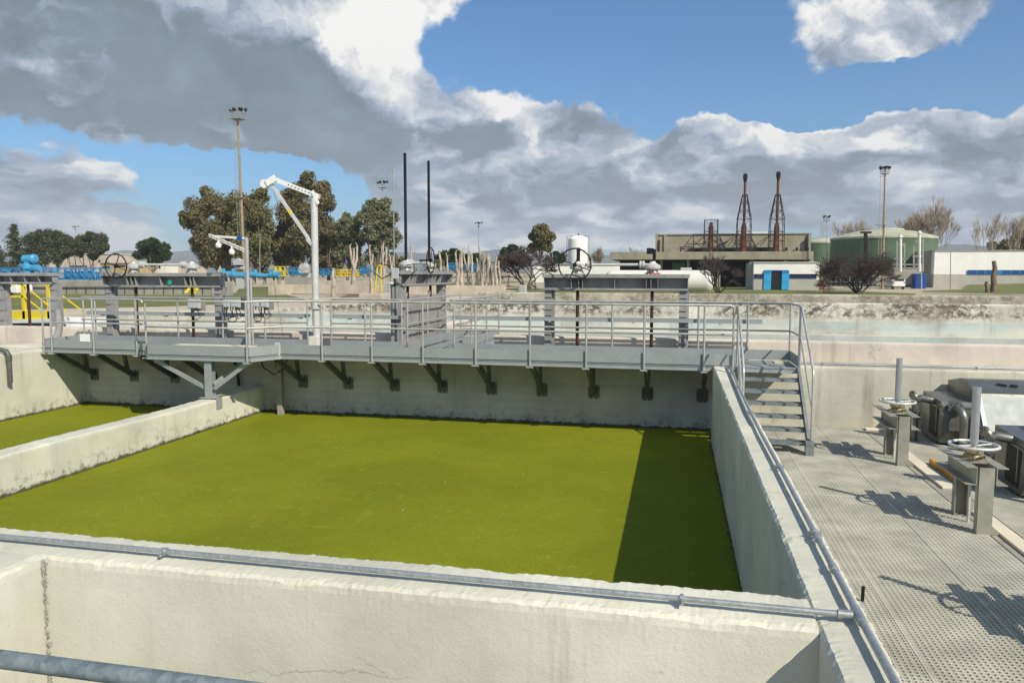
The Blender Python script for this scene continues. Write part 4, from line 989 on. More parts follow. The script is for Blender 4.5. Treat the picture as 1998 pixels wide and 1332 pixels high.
# ================================================================== stainless screening units
def flange(m, c, ax, r, th=.03):
    ax = Vector(ax).normalized(); c = Vector(c); m.cyl(c-ax*th/2, c+ax*th/2, r, 20)
    u = Vector((0, 0, 1)) if abs(ax.z) < .9 else Vector((1, 0, 0)); a = ax.cross(u).normalized(); b = ax.cross(a)
    for k in range(8):
        an = k*math.pi/4+.2; p_ = c+(a*math.cos(an)+b*math.sin(an))*r*.82; m.cyl(p_-ax*(th/2+.018), p_+ax*(th/2+.018), .014, 6)
def unit(dy, lab):
    t_ = thing('screening_unit', lab, 'machine', (4.6, dy, -1.30), 'stainless screening units')
    m = MB()
    yb = dy-.15
    m.prism([(yb+.75, -.46), (yb-.26, -.505), (yb-.33, -.57), (yb-.36, -1.0), (yb-.22, -1.25), (yb+.75, -1.28)], 'x', 3.92, 4.62)
    m.build('tank', 'stainless', t_, bevel=.005)
    m = MB(); m.box(3.96, 4.42, yb-.345, yb-.33, -.60, -.585); m.box(3.90, 3.921, yb-.2, yb+.6, -.62, -.60)
    m.build('lip', 'stainless', t_)
    m = MB(); m.prism([(yb-.18, -.66), (yb+.30, -.63), (yb+.30, -1.15), (yb-.12, -1.18)], 'x', 3.912, 3.92); m.build('side_opening', 'dark_rubber', t_)
    m = MB(); m.box(3.905, 3.92, yb+.0, yb+.7, -.56, -.52); m.box(3.905, 3.92, yb-.1, yb-.06, -1.1, -.6); m.build('rib', 'stainless', t_)
    m = MB()      # hood with slanting front
    yh = dy-.55
    m.prism([(yh+1.5, -.28), (yh+.85, -.16), (yh+.62, -.16), (yh+.18, -.34), (yh-.36, -1.15), (yh-.30, -1.27), (yh+1.5, -1.27)], 'x', 4.45, 7.0)
    m.build('hood', 'stainless', t_, bevel=.012)
    m = MB(); m.plate([(4.56, yh+.15, -.39), (7.0, yh+.15, -.39), (7.0, yh-.33, -1.11), (4.56, yh-.33, -1.11)], (0, -.83, .55), .02); m.build('lid', 'stainless_light', t_)
    m = MB(); m.plate([(4.49, yh+.16, -.37), (4.55, yh+.16, -.37), (4.55, yh-.35, -1.13), (4.49, yh-.35, -1.13)], (0, -.83, .55), .035); m.build('rail', 'white_metal', t_)
    m = MB(); m.cyl((4.9, yh+.45, -.20), (5.05, yh+.4, -.215), .02, 6); m.cyl((5.1, yh+.42, -.21), (5.22, yh+.38, -.22), .02, 6); m.build('hinge', 'black_metal', t_)
    m = MB(); m.box(4.435, 4.45, yh+.15, yh+.27, -.72, -.58); m.build('switch_box', 'red', t_); m = MB(); m.box(4.42, 4.436, yh+.17, yh+.25, -.70, -.60); m.build('switch_cover', 'orange_dirty', t_)
    m = MB()
    for z in (-1.29,): m.box(3.95, 4.05, yb, yb+.1, -1.3, -1.2); m.box(4.9, 5.0, yh-.2, yh-.1, -1.3, -1.2)
    m.build('foot', 'stainless', t_)
    # inlet pipe with valve
    t2 = thing('valve_pipe', lab.replace('stainless screening unit', 'upright steel pipe with flanges').replace('with sloped hood', 'and a lever valve'), 'pipe', (3.6, dy-.05, -1.30), 'valve pipes at the screening units')
    xx, yy = 3.62, dy-.15+.15
    m = MB(); m.cyl((xx, yy, -1.32), (xx, yy, -.66), .062, 16); m.cyl((xx, yy, -1.32), (xx, yy, -1.29), .11, 16); m.tube([(xx, yy, -.66), (xx, yy, -.60), (xx+.03, yy, -.54), (xx+.10, yy, -.51), (xx+.34, yy-.02, -.56)], .066, 14); m.build('riser', 'stainless', t2)
    m = MB(); flange(m, (xx, yy, -.88), (0, 0, 1), .105, .03); flange(m, (xx, yy, -.74), (0, 0, 1), .105, .03); m.cyl((xx, yy, -.88), (xx, yy, -.74), .085, 14); m.build('valve_body', 'pipe_dark', t2)
    m = MB(); flange(m, (xx-.03, yy-.01, -.50), (1, .2, .3), .125, .035); m.build('flange', 'stainless', t2)
    m = MB(); m.tube([(xx-.07, yy, -.80), (xx-.16, yy-.05, -.80), (xx-.20, yy-.06, -.74), (xx-.20, yy-.06, -.56)], .011, 6); m.build('lever', 'black_metal', t2)
    t3 = thing('valve_pipe', lab.replace('stainless screening unit', 'bent shiny pipe').replace('with sloped hood', 'dropping beside the tank'), 'pipe', (4.1, dy-.8, -1.30), 'valve pipes at the screening units')
    m = MB(); yy = dy-.72; m.tube([(4.12, yy+.32, -.60), (4.14, yy+.12, -.60), (4.17, yy+.03, -.63), (4.19, yy-.0, -.72), (4.20, yy, -.85), (4.20, yy, -1.32)], .066, 14); m.build('bend', 'stainless', t3)
    m = MB(); flange(m, (4.12, yy+.2, -.60), (0, 1, 0), .13, .03); flange(m, (4.12, yy+.32, -.60), (0, 1, 0), .13, .03); m.build('flange', 'stainless', t3)
unit(.18, 'stainless screening unit with sloped hood against the lower wall')
unit(-3.15, 'stainless screening unit with sloped hood at the right edge, nearer the viewer')

# ================================================================== BACKGROUND
def pbox(m, u0, u1, v0, v1, Y, dep, dz=0):
    a = at(u0, v0, Y); b = at(u1, v1, Y); um = (u0+u1)/2
    m.box(a.x, b.x, Y, Y+dep, at(um, v1, Y).z, at(um, v0, Y).z); return m
def base(u, Y, z=-.5): return (at(u, 560, Y).x, Y, z)
GZ = -.5
# --- yellow moving platform with stair rails, white vehicle
t_ = thing('yellow_platform', 'bright yellow railed platform on a white beam at the left edge', 'platform', base(50, 16), None)
Y = 16
m = MB(); pbox(m, -120, 100, 606, 622, Y, .12); m.build('side_board', 'yellow', t_)
m = MB(); a0, b0_ = at(-120, 640, Y), at(108, 621, Y); m.bar((a0.x, Y+.3, at(-60, 634, Y).z), (at(112, 618, Y).x, Y+.3, at(112, 624, Y).z), .8, .16); m.build('beam', 'offwhite', t_)
m = MB(); pbox(m, 40, 49, 553, 622, Y, .12); pbox(m, 89, 98, 553, 622, Y, .12)
pbox(m, -60, 49, 551, 556, Y, .05); pbox(m, -60, 45, 576, 580, Y, .05); pbox(m, 72, 100, 552, 556, Y+1.0, .05); pbox(m, -10, -4, 553, 610, Y, .06); m.build('railing', 'stair_yellow', t_)
m = MB()
for (u0, v0, u1, v1) in [(46, 556, 104, 604), (46, 578, 82, 606), (94, 556, 160, 606), (94, 586, 132, 608)]:
    m.bar(at(u0, v0, Y), at(u1, v1, Y), .05, .05)
m.build('stair_rail', 'stair_yellow', t_)
m = MB(); pbox(m, -100, 104, 632, 652, Y+.2, .8); m.build('dark_gap_block' if 0 else 'gap_shade_block', 'dark_pit', t_)  # dark block put in for the shaded gap under the white beam
t_ = thing('white_van', 'white van with dark side window parked behind the yellow platform', 'van', base(0, 45))
Y = 45; m = MB(); a = at(35, 600, Y); hi = at(20, 557, Y).z; x1 = a.x
m.prism([(x1-4.6, -.15), (x1, -.15), (x1+.02, .35), (x1-.15, .75), (x1-.55, hi-.05), (x1-.9, hi), (x1-3.4, hi), (x1-4.2, .75), (x1-5.0, .5), (x1-5.0, -.1)], 'y', Y, Y+1.8); m.build('body', 'white_paint', t_, bevel=.06)
m = MB(); m.prism([(x1-1.9, .72), (x1-.42, .72), (x1-.68, hi-.12), (x1-1.9, hi-.12)], 'y', Y-.02, Y-.005); m.prism([(x1-3.6, .72), (x1-2.0, .72), (x1-2.0, hi-.12), (x1-3.3, hi-.12)], 'y', Y-.02, Y-.005); m.build('side_window', 'glass', t_)
for xx in (x1-.95, x1-3.9):
    m = MB(); m.cyl((xx, Y-.03, -.17), (xx, Y+.2, -.17), .33, 18); m.build('wheel', 'tyre', t_)

# --- grey tank wall on the left with dark pipe line, white mounds, blue bridge
t_ = thing('tank_wall', 'long low grey concrete tank wall with dark streaks at left', 'wall', base(250, 54))
Y = 54; m = MB(); m.box(at(-120, 560, Y).x, at(446, 560, Y).x, Y, Y+.6, GZ, at(200, 548, Y).z); m.box(at(436, 560, Y).x, at(448, 560, Y).x, Y-2, Y+.6, GZ, at(446, 551, Y).z); m.build('wall', 'grey_concrete', t_)
m = MB(); m.cyl((at(-120, 560, Y).x, Y-.12, at(0, 562, Y).z), (at(440, 560, Y).x, Y-.12, at(440, 560, Y).z), .055, 6)
for u in range(110, 440, 19): m.cyl(at(u, 560, Y-.08), at(u+.6, 574, Y-.08), .03, 5)
m.build('pipe', 'black_metal', t_)
m = MB()
for (u0, u1, v0) in [(118, 164, 547), (175, 206, 548), (-60, 92, 549)]:
    a, b = at(u0, v0, Y+2), at(u1, v0, Y+2); m.box(a.x, b.x, Y+1.5, Y+3.5, GZ, a.z-.18); m.lathe(((a.x+b.x)/2, Y+2.5, a.z-.20), [((b.x-a.x)/2, 0), ((b.x-a.x)/2*.9, .16), ((b.x-a.x)/2*.5, .2), (0, .2)], 16)
m.build('cover', 'grey_concrete', t_)
def truss(m, u0, u1, vt, vb, Y, n, r=.05, dep=0):
    P0 = [at(u0+(u1-u0)*k/n, vt, Y) for k in range(n+1)]; Q = [at(u0+(u1-u0)*k/n, vb, Y) for k in range(n+1)]
    off = Vector((0, dep, 0))
    for k in range(n):
        m.bar(P0[k]+off, P0[k+1]+off, r*1.4, r*1.4); m.bar(Q[k]+off, Q[k+1]+off, r*2.4, r*2.4)
        mid0, mid1 = (P0[k]+Q[k])/2+off, (P0[k+1]+Q[k+1])/2+off; m.bar(mid0, mid1, r, r)
        m.bar(P0[k]+off, Q[k]+off, r*1.3, r*1.3); m.bar(P0[k]+off, Q[k+1]+off, r, r)
    return m
t_ = thing('scraper_bridge', 'bright blue lattice scraper bridge above the left tank wall', 'scraper bridge', base(100, 60))
Y = 60; m = MB(); truss(m, -40, 208, 524, 545, Y, 18, .06); truss(m, -40, 208, 522, 543, Y, 18, .05, 1.3); pbox(m, -40, 206, 543.5, 546, Y, 1.3); m.build('truss', 'blue', t_)
for u0, u1, v0 in [(3, 12, 526), (96, 103, 526), (124, 136, 528), (140, 150, 530), (152, 162, 529), (170, 178, 527), (186, 196, 531)]:
    m = MB(); pbox(m, u0, u1, v0, v0+14, Y+.3, .6); m.build('drive', 'cyan', t_)
m = MB(); pbox(m, 18, 90, 549, 556, Y-.5, .4); pbox(m, 116, 136, 548, 555, Y-.8, .1); m.build('underframe', 'deep_blue', t_)
t_ = thing('buried_pipe', 'fat blue pipe run lying on the grass left of the beige wall', 'pipe', base(500, 72))
Y = 76; m = MB()
for u0, u1, v, r in [(428, 458, 535, .42), (458, 478, 537, .38), (486, 502, 536, .40), (502, 532, 538, .30), (528, 545, 536, .45)]: m.cyl(at(u0, v, Y), at(u1, v, Y), r, 14)
for u, v in ((436, 530), (455, 530), (498, 531), (530, 531)): m.cyl(at(u, v+3, Y), at(u, v-6, Y), .25, 10)
m.build('tube', 'cyan', t_)
m = MB()
for u in (432, 452, 474, 492, 512, 540):
    m = MB(); pbox(m, u, u+4, 540, 556, Y, .5); m.build('saddle', 'grey_concrete', t_)
def blue_rig(u0, u1, v0, v1, Y, lab, mat='blue', n=6):
    t_ = thing('blue_rig' if mat != 'yellow' else 'yellow_rig', lab, 'machinery', base((u0+u1)/2, Y)); m = MB(); truss(m, u0, u1, v0, v1, Y, n, .06); truss(m, u0, u1, v0, v1, Y, n, .06, 1.2)
    rnd = random.Random(int(u0)); m.build('frame', mat, t_); m = MB()
    for k in range(n): 
        uu = u0+(u1-u0)*(k+.2)/n; m = MB(); pbox(m, uu, uu+(u1-u0)/n*.55, v0+(v1-v0)*rnd.uniform(.2, .6), v1, Y+.2, .7); m.build('drive', 'cyan' if mat == 'blue' else 'yellow_dirty', t_)
blue_rig(556, 590, 521, 536, 92, 'small blue lattice rig beyond the grass behind the crane winch', n=4)
blue_rig(528, 556, 520, 538, 90, 'yellow frame left of the crane winch', 'yellow', n=3)
blue_rig(622, 650, 524, 536, 92, 'small blue rig just right of the crane mast', n=3)
blue_rig(655, 700, 526, 538, 91, 'yellow frame between the white trunks', 'yellow', n=4)
blue_rig(700, 730, 520, 534, 92, 'blue rig seen left of the totes', n=3)
blue_rig(872, 896, 513, 526, 95, 'blue rig behind the left part of the pruned trunks', n=3)
blue_rig(905, 942, 515, 527, 95, 'blue rig behind the middle of the pruned trunks', n=4)
t_ = thing('portal_frame', 'yellow portal frame standing left of the stacked totes', 'frame', base(738, 60))
Y = 60; m = MB(); m.bar(at(737, 518, Y), at(731, 575, Y), .12, .12); m.bar(at(744, 518, Y), at(744, 575, Y), .12, .12); m.bar(at(735, 518, Y), at(746, 517, Y), .12, .12); m.build('frame', 'yellow', t_)
m = MB(); m.plate([at(372, 558, 53), at(392, 558, 53), at(382, 573, 52.5), at(360, 572, 52.5)], (.1, -.9, .4), .12); m.build('yellow_grate', 'yellow', label='yellow grated panel leaning on the low tank wall', cat='panel')
m = MB()
for k in range(3): m.plate([at(374-3*k, 560+3.4*k, 52.3), at(386-3*k, 560+3.4*k, 52.3), at(385-3*k, 561.3+3.4*k, 52.3), at(373-3*k, 561.3+3.4*k, 52.3)], (0, -1, 0), .03)
m.build('slot', 'dark_pit', bpy.data.objects['yellow_grate'])

def wallblock(name, lab, u0, u1, vt, vb, Y, dep, mat, cat='wall', pillar=None):
    m = MB(); pbox(m, u0, u1, vt, vb, Y, dep)
    return m.build(name, mat, label=lab, cat=cat)
wallblock('beige_wall', 'long beige concrete wall behind the crane mast and the white trunks', 530, 985, 556, 574, 60, .6, 'beige_wall')
m = MB(); a, b = at(523, 557, 56), at(531, 573, 56); m.box(a.x, b.x, 56, 60, GZ, at(527, 557, 56).z); m.build('beige_wall', 'beige_wall', label='end return of the beige wall left of the crane', cat='wall')
wallblock('tank_curb', 'pale low tank edge far behind the crane winch', 478, 760, 547, 560, 88, 1.5, 'beige_wall')
wallblock('tank_curb', 'pale tank edge running behind the pruned trunks', 872, 1030, 533, 539, 98, 1.0, 'beige_wall')
wallblock('concrete_box', 'weathered grey concrete box left of the crane mast', 556, 600, 541, 556, 62, 2.5, 'grey_concrete', 'block')
wallblock('utility_cabinet', 'pale utility cabinet on the grass at the foot of the tall mast', 461, 471, 545, 563, 70, .6, 'box_grey', 'cabinet')
for (u0, u1, v0, lab) in [(438, 448, 551, 'low concrete bench end right of the first gate'), (448, 455, 560, 'small concrete curb stone right of the first gate')]:
    wallblock('curb_block', lab, u0, u1, v0, v0+6, 56, 1, 'beige_wall', 'block')

# --- far low buildings at left
def bld(u0, u1, v0, v1, Y, dep, mat, lab, roof=None, wins=None, wmat='window_dark', gable=0):
    t_ = thing('building', lab, 'building', base((u0+u1)/2, Y))
    m = MB(); a, b = at(u0, v0, Y), at(u1, v0, Y); zt_ = (a.z+b.z)/2
    if gable:
        m.prism([(a.x, GZ), (b.x, GZ), (b.x, zt_-gable), ((a.x+b.x)/2, zt_), (a.x, zt_-gable)], 'y', Y, Y+dep)
    else: m.box(a.x, b.x, Y, Y+dep, GZ, zt_)
    m.build('wall', mat, t_)
    if roof: m = MB(); m.box(a.x-.3, b.x+.3, Y-.3, Y+dep+.3, zt_, zt_+.25); m.build('roof', roof, t_)
    for (wu0, wu1, wv0, wv1) in (wins or []):
        m = MB(); m.box(at(wu0, wv0, Y).x, at(wu1, wv0, Y).x, Y-.06, Y+.02, at(wu0, wv1, Y).z, at(wu0, wv0, Y).z); m.build('window', wmat, t_)
    return t_
bld(95, 212, 496, 540, 215, 14, 'beige_wall', 'pale cream building behind the pine trunks at left', 'offwhite', [(112, 116, 511, 517), (135, 170, 518, 521), (192, 196, 507, 512)])
bld(-60, 6, 510, 540, 180, 14, 'beige_wall', 'pale building at the extreme left edge behind the conifers')
bld(196, 258, 514, 540, 160, 9, 'hut', 'low ochre hut behind the first handwheel', 'grey_wall', [(200, 214, 519, 524)])
bld(262, 324, 515, 540, 170, 12, 'offwhite', 'low white building under the round tree', 'grey_wall', [(300, 303, 519, 524), (310, 313, 519, 524)])
bld(330, 362, 519, 540, 175, 10, 'beige_wall', 'small far beige shed right of the round tree')
bld(220, 245, 508, 540, 230, 8, 'beige_wall', 'far beige roofline between the conifers and the round tree')

# --- trees
def leaves(m, rnd, c, rx, rz, n, size, ry=None):
    ry = ry or rx
    for _ in range(n):
        while True:
            d = Vector((rnd.gauss(0, 1), rnd.gauss(0, 1), rnd.gauss(0, 1)))
            if d.length > .01: break
        d.normalize(); k = rnd.random()**.45
        p_ = Vector((c[0]+d.x*rx*k, c[1]+d.y*ry*k, c[2]+d.z*rz*k))
        s_ = size*rnd.uniform(.5, 1.3)*.80
        a = Vector((rnd.uniform(-1, 1), rnd.uniform(-1, 1), rnd.uniform(-1, 1)))*s_; b = Vector((rnd.uniform(-1, 1), rnd.uniform(-1, 1), rnd.uniform(-1, 1)))*s_
        m.v += [tuple(p_-a*.5-b*.5), tuple(p_+a*.6), tuple(p_+b*.6), tuple(p_-a*.3+b*.4)]
        o = len(m.v)-4; m.f.append((o, o+1, o+2, o+3)); m.sm.append(False)
def px_m(Y, u): return (FW.dot(at(u, 500, Y)-CAM))/FPX
def crown_tree(name, lab, Y, ubase, clumps, mat, n, size, group=None, trunk_r=.35, seed=1, barkm='bark', zb=GZ, lean=0, stems=None, cat='tree', squash=1.0, sub=9):
    """clumps: (u, v, r px) foliage masses of the crown"""
    rnd = random.Random(seed); b = base(ubase, Y, zb); t_ = thing(name, lab, cat, b, group)
    k = px_m(Y, ubase); m = MB(); tot = sum(c[2]**2 for c in clumps); cs = []
    for (u, v, r) in clumps:
        c = at(u, v, Y); c.y += rnd.uniform(-.6, .6)*r*k; R_ = r*k; cs.append((c, R_))
        nn = 4.6*n*r*r/tot; ns = max(3, int(sub*rnd.uniform(.8, 1.4)))
        for _ in range(ns):
            d = Vector((rnd.gauss(0, 1), rnd.gauss(0, 1), rnd.gauss(0, 1))).normalized()*R_*rnd.uniform(.35, .85)
            rs = R_*rnd.uniform(.36, .58)
            leaves(m, rnd, c+Vector((d.x, d.y, d.z*squash)), rs, rs*squash*.9, int(nn/ns), size)
    for c, R_ in cs: leaves(m, rnd, c, R_*1.02, R_*1.02*squash, int(1.3*n*(R_/k)**2/tot), size)
    m.build('crown', mat, t_, fix=False)
    m = MB(); low = min(c.z-R_ for c, R_ in cs); bx = Vector(b)
    for sidx, (ub) in enumerate(stems or [ubase]):
        s0 = Vector(base(ub, Y, zb)); top = sorted(cs, key=lambda q_: abs(q_[0].x-s0.x)+.3*abs(q_[0].z-low))
        fork = s0+Vector((rnd.uniform(-.4, .4), rnd.uniform(-.3, .3), max(1.0, (low-s0.z)*.7)))
        m.tube([s0, (s0+fork)/2+Vector((rnd.uniform(-.2, .2), 0, 0)), fork], trunk_r, 8, r1=trunk_r*.75)
        for c, R_ in top[:max(2, int(len(cs)/len(stems or [1])))]:
            m.tube([fork, (fork+c)/2+Vector((rnd.uniform(-.5, .5), rnd.uniform(-.5, .5), 0)), c+Vector((0, 0, R_*.4))], trunk_r*.55, 6, r1=trunk_r*.12)
    m.build('trunk', barkm, t_)
    return t_
EU = 'eucalyptus trees behind the crane'
crown_tree('eucalyptus_tree', 'broad brown green eucalyptus at the left of the clump', 118, 452, [(395, 410, 28), (372, 428, 22), (420, 395, 26), (400, 375, 14), (440, 410, 26), (408, 455, 30), (440, 455, 32), (390, 480, 24), (430, 490, 30), (462, 470, 26), (455, 385, 16), (400, 505, 20)], 'leaf_euc', 9500, .42, EU, .45, 1, stems=[440, 455])
crown_tree('eucalyptus_tree', 'taller olive eucalyptus directly behind the floodlight mast', 114, 505, [(458, 395, 18), (478, 395, 20), (500, 385, 18), (512, 375, 10), (480, 425, 26), (512, 415, 24), (498, 450, 28), (470, 450, 22), (515, 470, 20), (485, 485, 26), (520, 440, 16), (510, 500, 20)], 'leaf_olive', 8000, .42, EU, .38, 2, stems=[498, 506])
crown_tree('eucalyptus_tree', 'tallest eucalyptus with domed top behind the white crane', 120, 592, [(606, 352, 16), (590, 375, 22), (620, 375, 24), (640, 395, 18), (560, 385, 18), (550, 410, 20), (580, 410, 28), (615, 415, 30), (560, 445, 30), (600, 455, 34), (635, 445, 26), (565, 485, 28), (610, 490, 32), (645, 480, 26), (655, 455, 18), (575, 510, 18), (630, 515, 20)], 'leaf_euc', 13000, .42, EU, .5, 3, stems=[548, 590, 641])
crown_tree('eucalyptus_tree', 'smaller grey green eucalyptus right of the crane mast', 112, 678, [(680, 430, 14), (694, 432, 14), (668, 440, 12), (688, 452, 18), (672, 468, 16), (700, 470, 14), (690, 492, 18), (665, 500, 14)], 'leaf_euc_pale', 4200, .36, EU, .3, 4)
crown_tree('eucalyptus_tree', 'rounded eucalyptus right of the clump beside the thin mast', 110, 735, [(725, 408, 18), (745, 402, 16), (715, 428, 18), (742, 428, 22), (765, 425, 14), (730, 452, 22), (755, 452, 20), (712, 460, 14), (775, 465, 12), (740, 475, 18), (768, 475, 12), (722, 500, 16), (760, 505, 14)], 'leaf_euc_pale', 6200, .38, EU, .32, 5)
crown_tree('eucalyptus_tree', 'low dark shrubby eucalyptus growth filling the gap under the clump', 124, 535, [(535, 470, 18), (540, 500, 22), (470, 515, 18), (435, 518, 14), (655, 515, 16), (700, 515, 14), (510, 518, 14)], 'leaf_euc', 3800, .4, EU, .25, 6, stems=[532])
PN = 'dark conifers at the left edge'
def conifer(lab, Y, u, vtop, vbot, w_, seed, mat='leaf_pine'):
    rnd = random.Random(seed); b = base(u, Y); t_ = thing('conifer_tree', lab, 'tree', b, PN); k = px_m(Y, u); m = MB()
    zt_ = at(u, vtop, Y).z; zb = at(u, vbot, Y).z; n = 15
    for i in range(n):
        f = (i+.5)/n; z = zt_+(zb-zt_)*f; rr_ = w_*k*(.08+.92*f**.85)
        for j in range(5+int(6*f)):
            an = rnd.uniform(0, 6.28); L = rr_*rnd.uniform(.6, 1.15)
            for s_ in range(4): leaves(m, rnd, (b[0]+math.cos(an)*L*(s_+.6)/4, b[1]+math.sin(an)*L*(s_+.6)/4, z-L*.12*s_/4+rnd.uniform(-.3, .3)), .55+L*.16, .40, 16, .42)
    m.build('crown', mat, t_, fix=False); m = MB(); m.tube([b, (b[0], b[1], zt_)], .28, 8, r1=.03); m.build('trunk', 'bark', t_)
conifer('spiky topped conifer, tallest at the left edge', 148, 32, 437, 530, 32, 3)
conifer('low dark conifer cut by the left edge of the picture', 150, -5, 470, 530, 30, 4)
crown_tree('pine_tree', 'umbrella pine right of the spiky conifer', 150, 78, [(66, 466, 16), (82, 462, 16), (72, 485, 20), (92, 480, 18), (60, 500, 17), (84, 505, 18), (48, 505, 16)], 'leaf_pine', 4200, .42, PN, .25, 8, squash=.95)
crown_tree('pine_tree', 'umbrella pine with the highest rounded top of the row', 152, 112, [(98, 460, 15), (110, 462, 15), (120, 470, 16), (104, 480, 17), (125, 488, 14), (113, 500, 15)], 'leaf_pine', 3800, .42, PN, .25, 9, squash=.95)
crown_tree('pine_tree', 'slim umbrella pine in the middle of the row', 147, 140, [(135, 472, 11), (146, 478, 10), (138, 490, 11), (128, 498, 8)], 'leaf_pine', 2300, .4, PN, .2, 10, squash=.95, stems=[136, 146])
crown_tree('pine_tree', 'broad umbrella pine at the right end of the row', 144, 180, [(160, 468, 12), (176, 462, 12), (192, 466, 13), (168, 482, 14), (190, 484, 15), (202, 482, 10), (180, 497, 11), (158, 494, 9)], 'leaf_pine', 4600, .42, PN, .24, 11, squash=.95, stems=[165, 176, 184])
crown_tree('round_tree', 'solitary round dark green tree right of the first handwheel', 142, 300, [(282, 482, 16), (300, 476, 16), (318, 484, 15), (276, 498, 13), (298, 498, 18), (322, 500, 13), (300, 512, 10)], 'leaf_dark', 5000, .42, None, .3, 12, squash=.8)
crown_tree('pine_tree', 'leafy pine rising behind the bare dark tree', 125, 1056, [(1050, 448, 10), (1062, 446, 10), (1042, 460, 11), (1058, 462, 14), (1076, 462, 10), (1046, 478, 12), (1066, 480, 12), (1036, 486, 9)], 'leaf_olive', 3600, .4, None, .25, 13)
SH = 'evergreen shrubs behind the pruned trunks'
crown_tree('shrub', 'dark round shrub behind the left pruned trunks', 108, 882, [(868, 500, 13), (885, 496, 13), (902, 503, 12), (880, 515, 13), (897, 520, 11)], 'leaf_dark', 2600, .36, SH, .12, 14, cat='shrub', squash=.9)
crown_tree('shrub', 'dark shrub behind the right pruned trunks', 108, 935, [(928, 502, 9), (938, 508, 11), (930, 520, 11)], 'leaf_dark', 1500, .36, SH, .12, 15, cat='shrub')
crown_tree('shrub', 'dark green shrub left of the bare dark tree', 125, 992, [(985, 492, 10), (1000, 487, 11), (995, 505, 13)], 'leaf_dark', 1800, .4, SH, .15, 16, cat='shrub')
crown_tree('shrub', 'dark green bush between the leafy pine and the white tank', 132, 1090, [(1085, 500, 10), (1095, 504, 9), (1088, 512, 9)], 'leaf_dark', 1400, .4, SH, .15, 17, cat='shrub')
crown_tree('shrub', 'brown green shrub behind the last eucalyptus', 106, 782, [(768, 512, 12), (785, 508, 9), (778, 520, 10), (855, 515, 9)], 'leaf_olive', 1500, .34, SH, .12, 18, cat='shrub')
crown_tree('shrub', 'reddish dark hedge behind the right white building', 190, 1975, [(1940, 484, 12), (1960, 478, 12), (1982, 470, 14), (2000, 465, 18), (1990, 480, 14), (2030, 470, 20)], 'leaf_euc', 3200, .55, None, .2, 19, cat='hedge')

# --- bare trees
def branchy(m, rnd, p0, d, L, r, depth, spread, up, k=5, minr=.012, taper=.62, nb=(2, 4)):
    p1 = p0+d*L; mid = (p0+p1)/2+Vector((rnd.uniform(-1, 1), rnd.uniform(-1, 1), rnd.uniform(-1, 1)))*L*.08
    m.tube([p0, mid, p1], [r, r*.85, r*.7], k if r > .05 else 3, cap=False)
    if depth == 0: return
    for _ in range(rnd.randint(*nb)):
        nd = (d+Vector((rnd.gauss(0, 1), rnd.gauss(0, 1), rnd.gauss(0, .6)))*spread); nd.z += up; nd.normalize()
        s_ = rnd.uniform(.45, 1.0)
        branchy(m, rnd, p0+(p1-p0)*s_ if depth < 4 else p1, nd, L*rnd.uniform(.6, .85), max(minr, r*taper), depth-1, spread, up, k, minr, taper, nb)
def bare_tree(name, lab, Y, u, H, seed, stems=3, depth=5, spread=.5, up=.15, r=.14, mat='twig', group=None, L0=.28, cat='bare tree', tilt=.5, minr=.014, nb=(2, 4)):
    rnd = random.Random(seed); b = Vector(base(u, Y)); t_ = thing(name, lab, cat, tuple(b), group); m = MB()
    for k in range(stems):
        d = Vector((rnd.uniform(-tilt, tilt), rnd.uniform(-tilt, tilt)*.7, 1)).normalized()
        branchy(m, rnd, b+Vector((rnd.uniform(-.15, .15), 0, -.1)), d, H*L0, r, depth, spread, up, minr=minr, nb=nb)
    m.build('branches', mat, t_, fix=False); return t_
bare_tree('bare_tree', 'wide dark leafless tree in front of the green tanks', 84, 1675, 6.9, 5, stems=8, depth=6, spread=.55, up=.05, r=.13, L0=.26, tilt=1.35, minr=.012, nb=(3, 4))
bare_tree('bare_tree', 'dark leafless tree left of the white low building', 88, 1028, 7.4, 8, stems=5, depth=6, spread=.55, up=.10, r=.14, L0=.27, tilt=.9, minr=.022, nb=(3, 4))
bare_tree('bare_tree', 'thin leafless tree in front of the concrete plant', 80, 1402, 6.2, 11, stems=6, depth=5, spread=.45, up=.1, r=.09, L0=.27, tilt=.95, minr=.017, nb=(2, 4))
bare_tree('bare_tree', 'small leafless bush left of the concrete plant', 112, 1205, 3.6, 14, stems=5, depth=4, spread=.6, up=.05, r=.08, L0=.3, tilt=.9, minr=.02, mat='twig')
PO = 'tall pale leafless poplars behind the tanks'
for i, (u, H, Y, lab, nb) in enumerate([(1790, 14, 165, 'pale leafless poplar behind the big green tank', (2, 4)), (1822, 16, 165, 'broadest pale leafless poplar right of the big green tank', (2, 4)), (1915, 14, 170, 'slim leafless poplar over the right white building', (2, 3)), (1965, 15, 175, 'leafless poplar nearest the right edge', (2, 3)),
        (1655, 14, 190, 'pale leafless poplar behind the left shoulder of the green tanks', (2, 4)), (1167, 7.5, 175, 'small golden leafless poplar right of the white tank', (3, 4)), (1092, 7, 175, 'small golden leafless poplar left of the white tank', (3, 4)), (1145, 7, 178, 'small thin poplar just right of the white tank', (2, 3)), (1235, 8, 190, 'thin pale leafless tree left of the concrete plant roof', (2, 3))]):
    bare_tree('poplar_tree', lab, Y, u, H*1.08, 30+i, stems=4, depth=6, spread=.2 if i in (5, 6) else .27, up=.35, r=.14, mat='twig_pale', group=PO, L0=.30, tilt=.22, minr=.019, nb=nb)

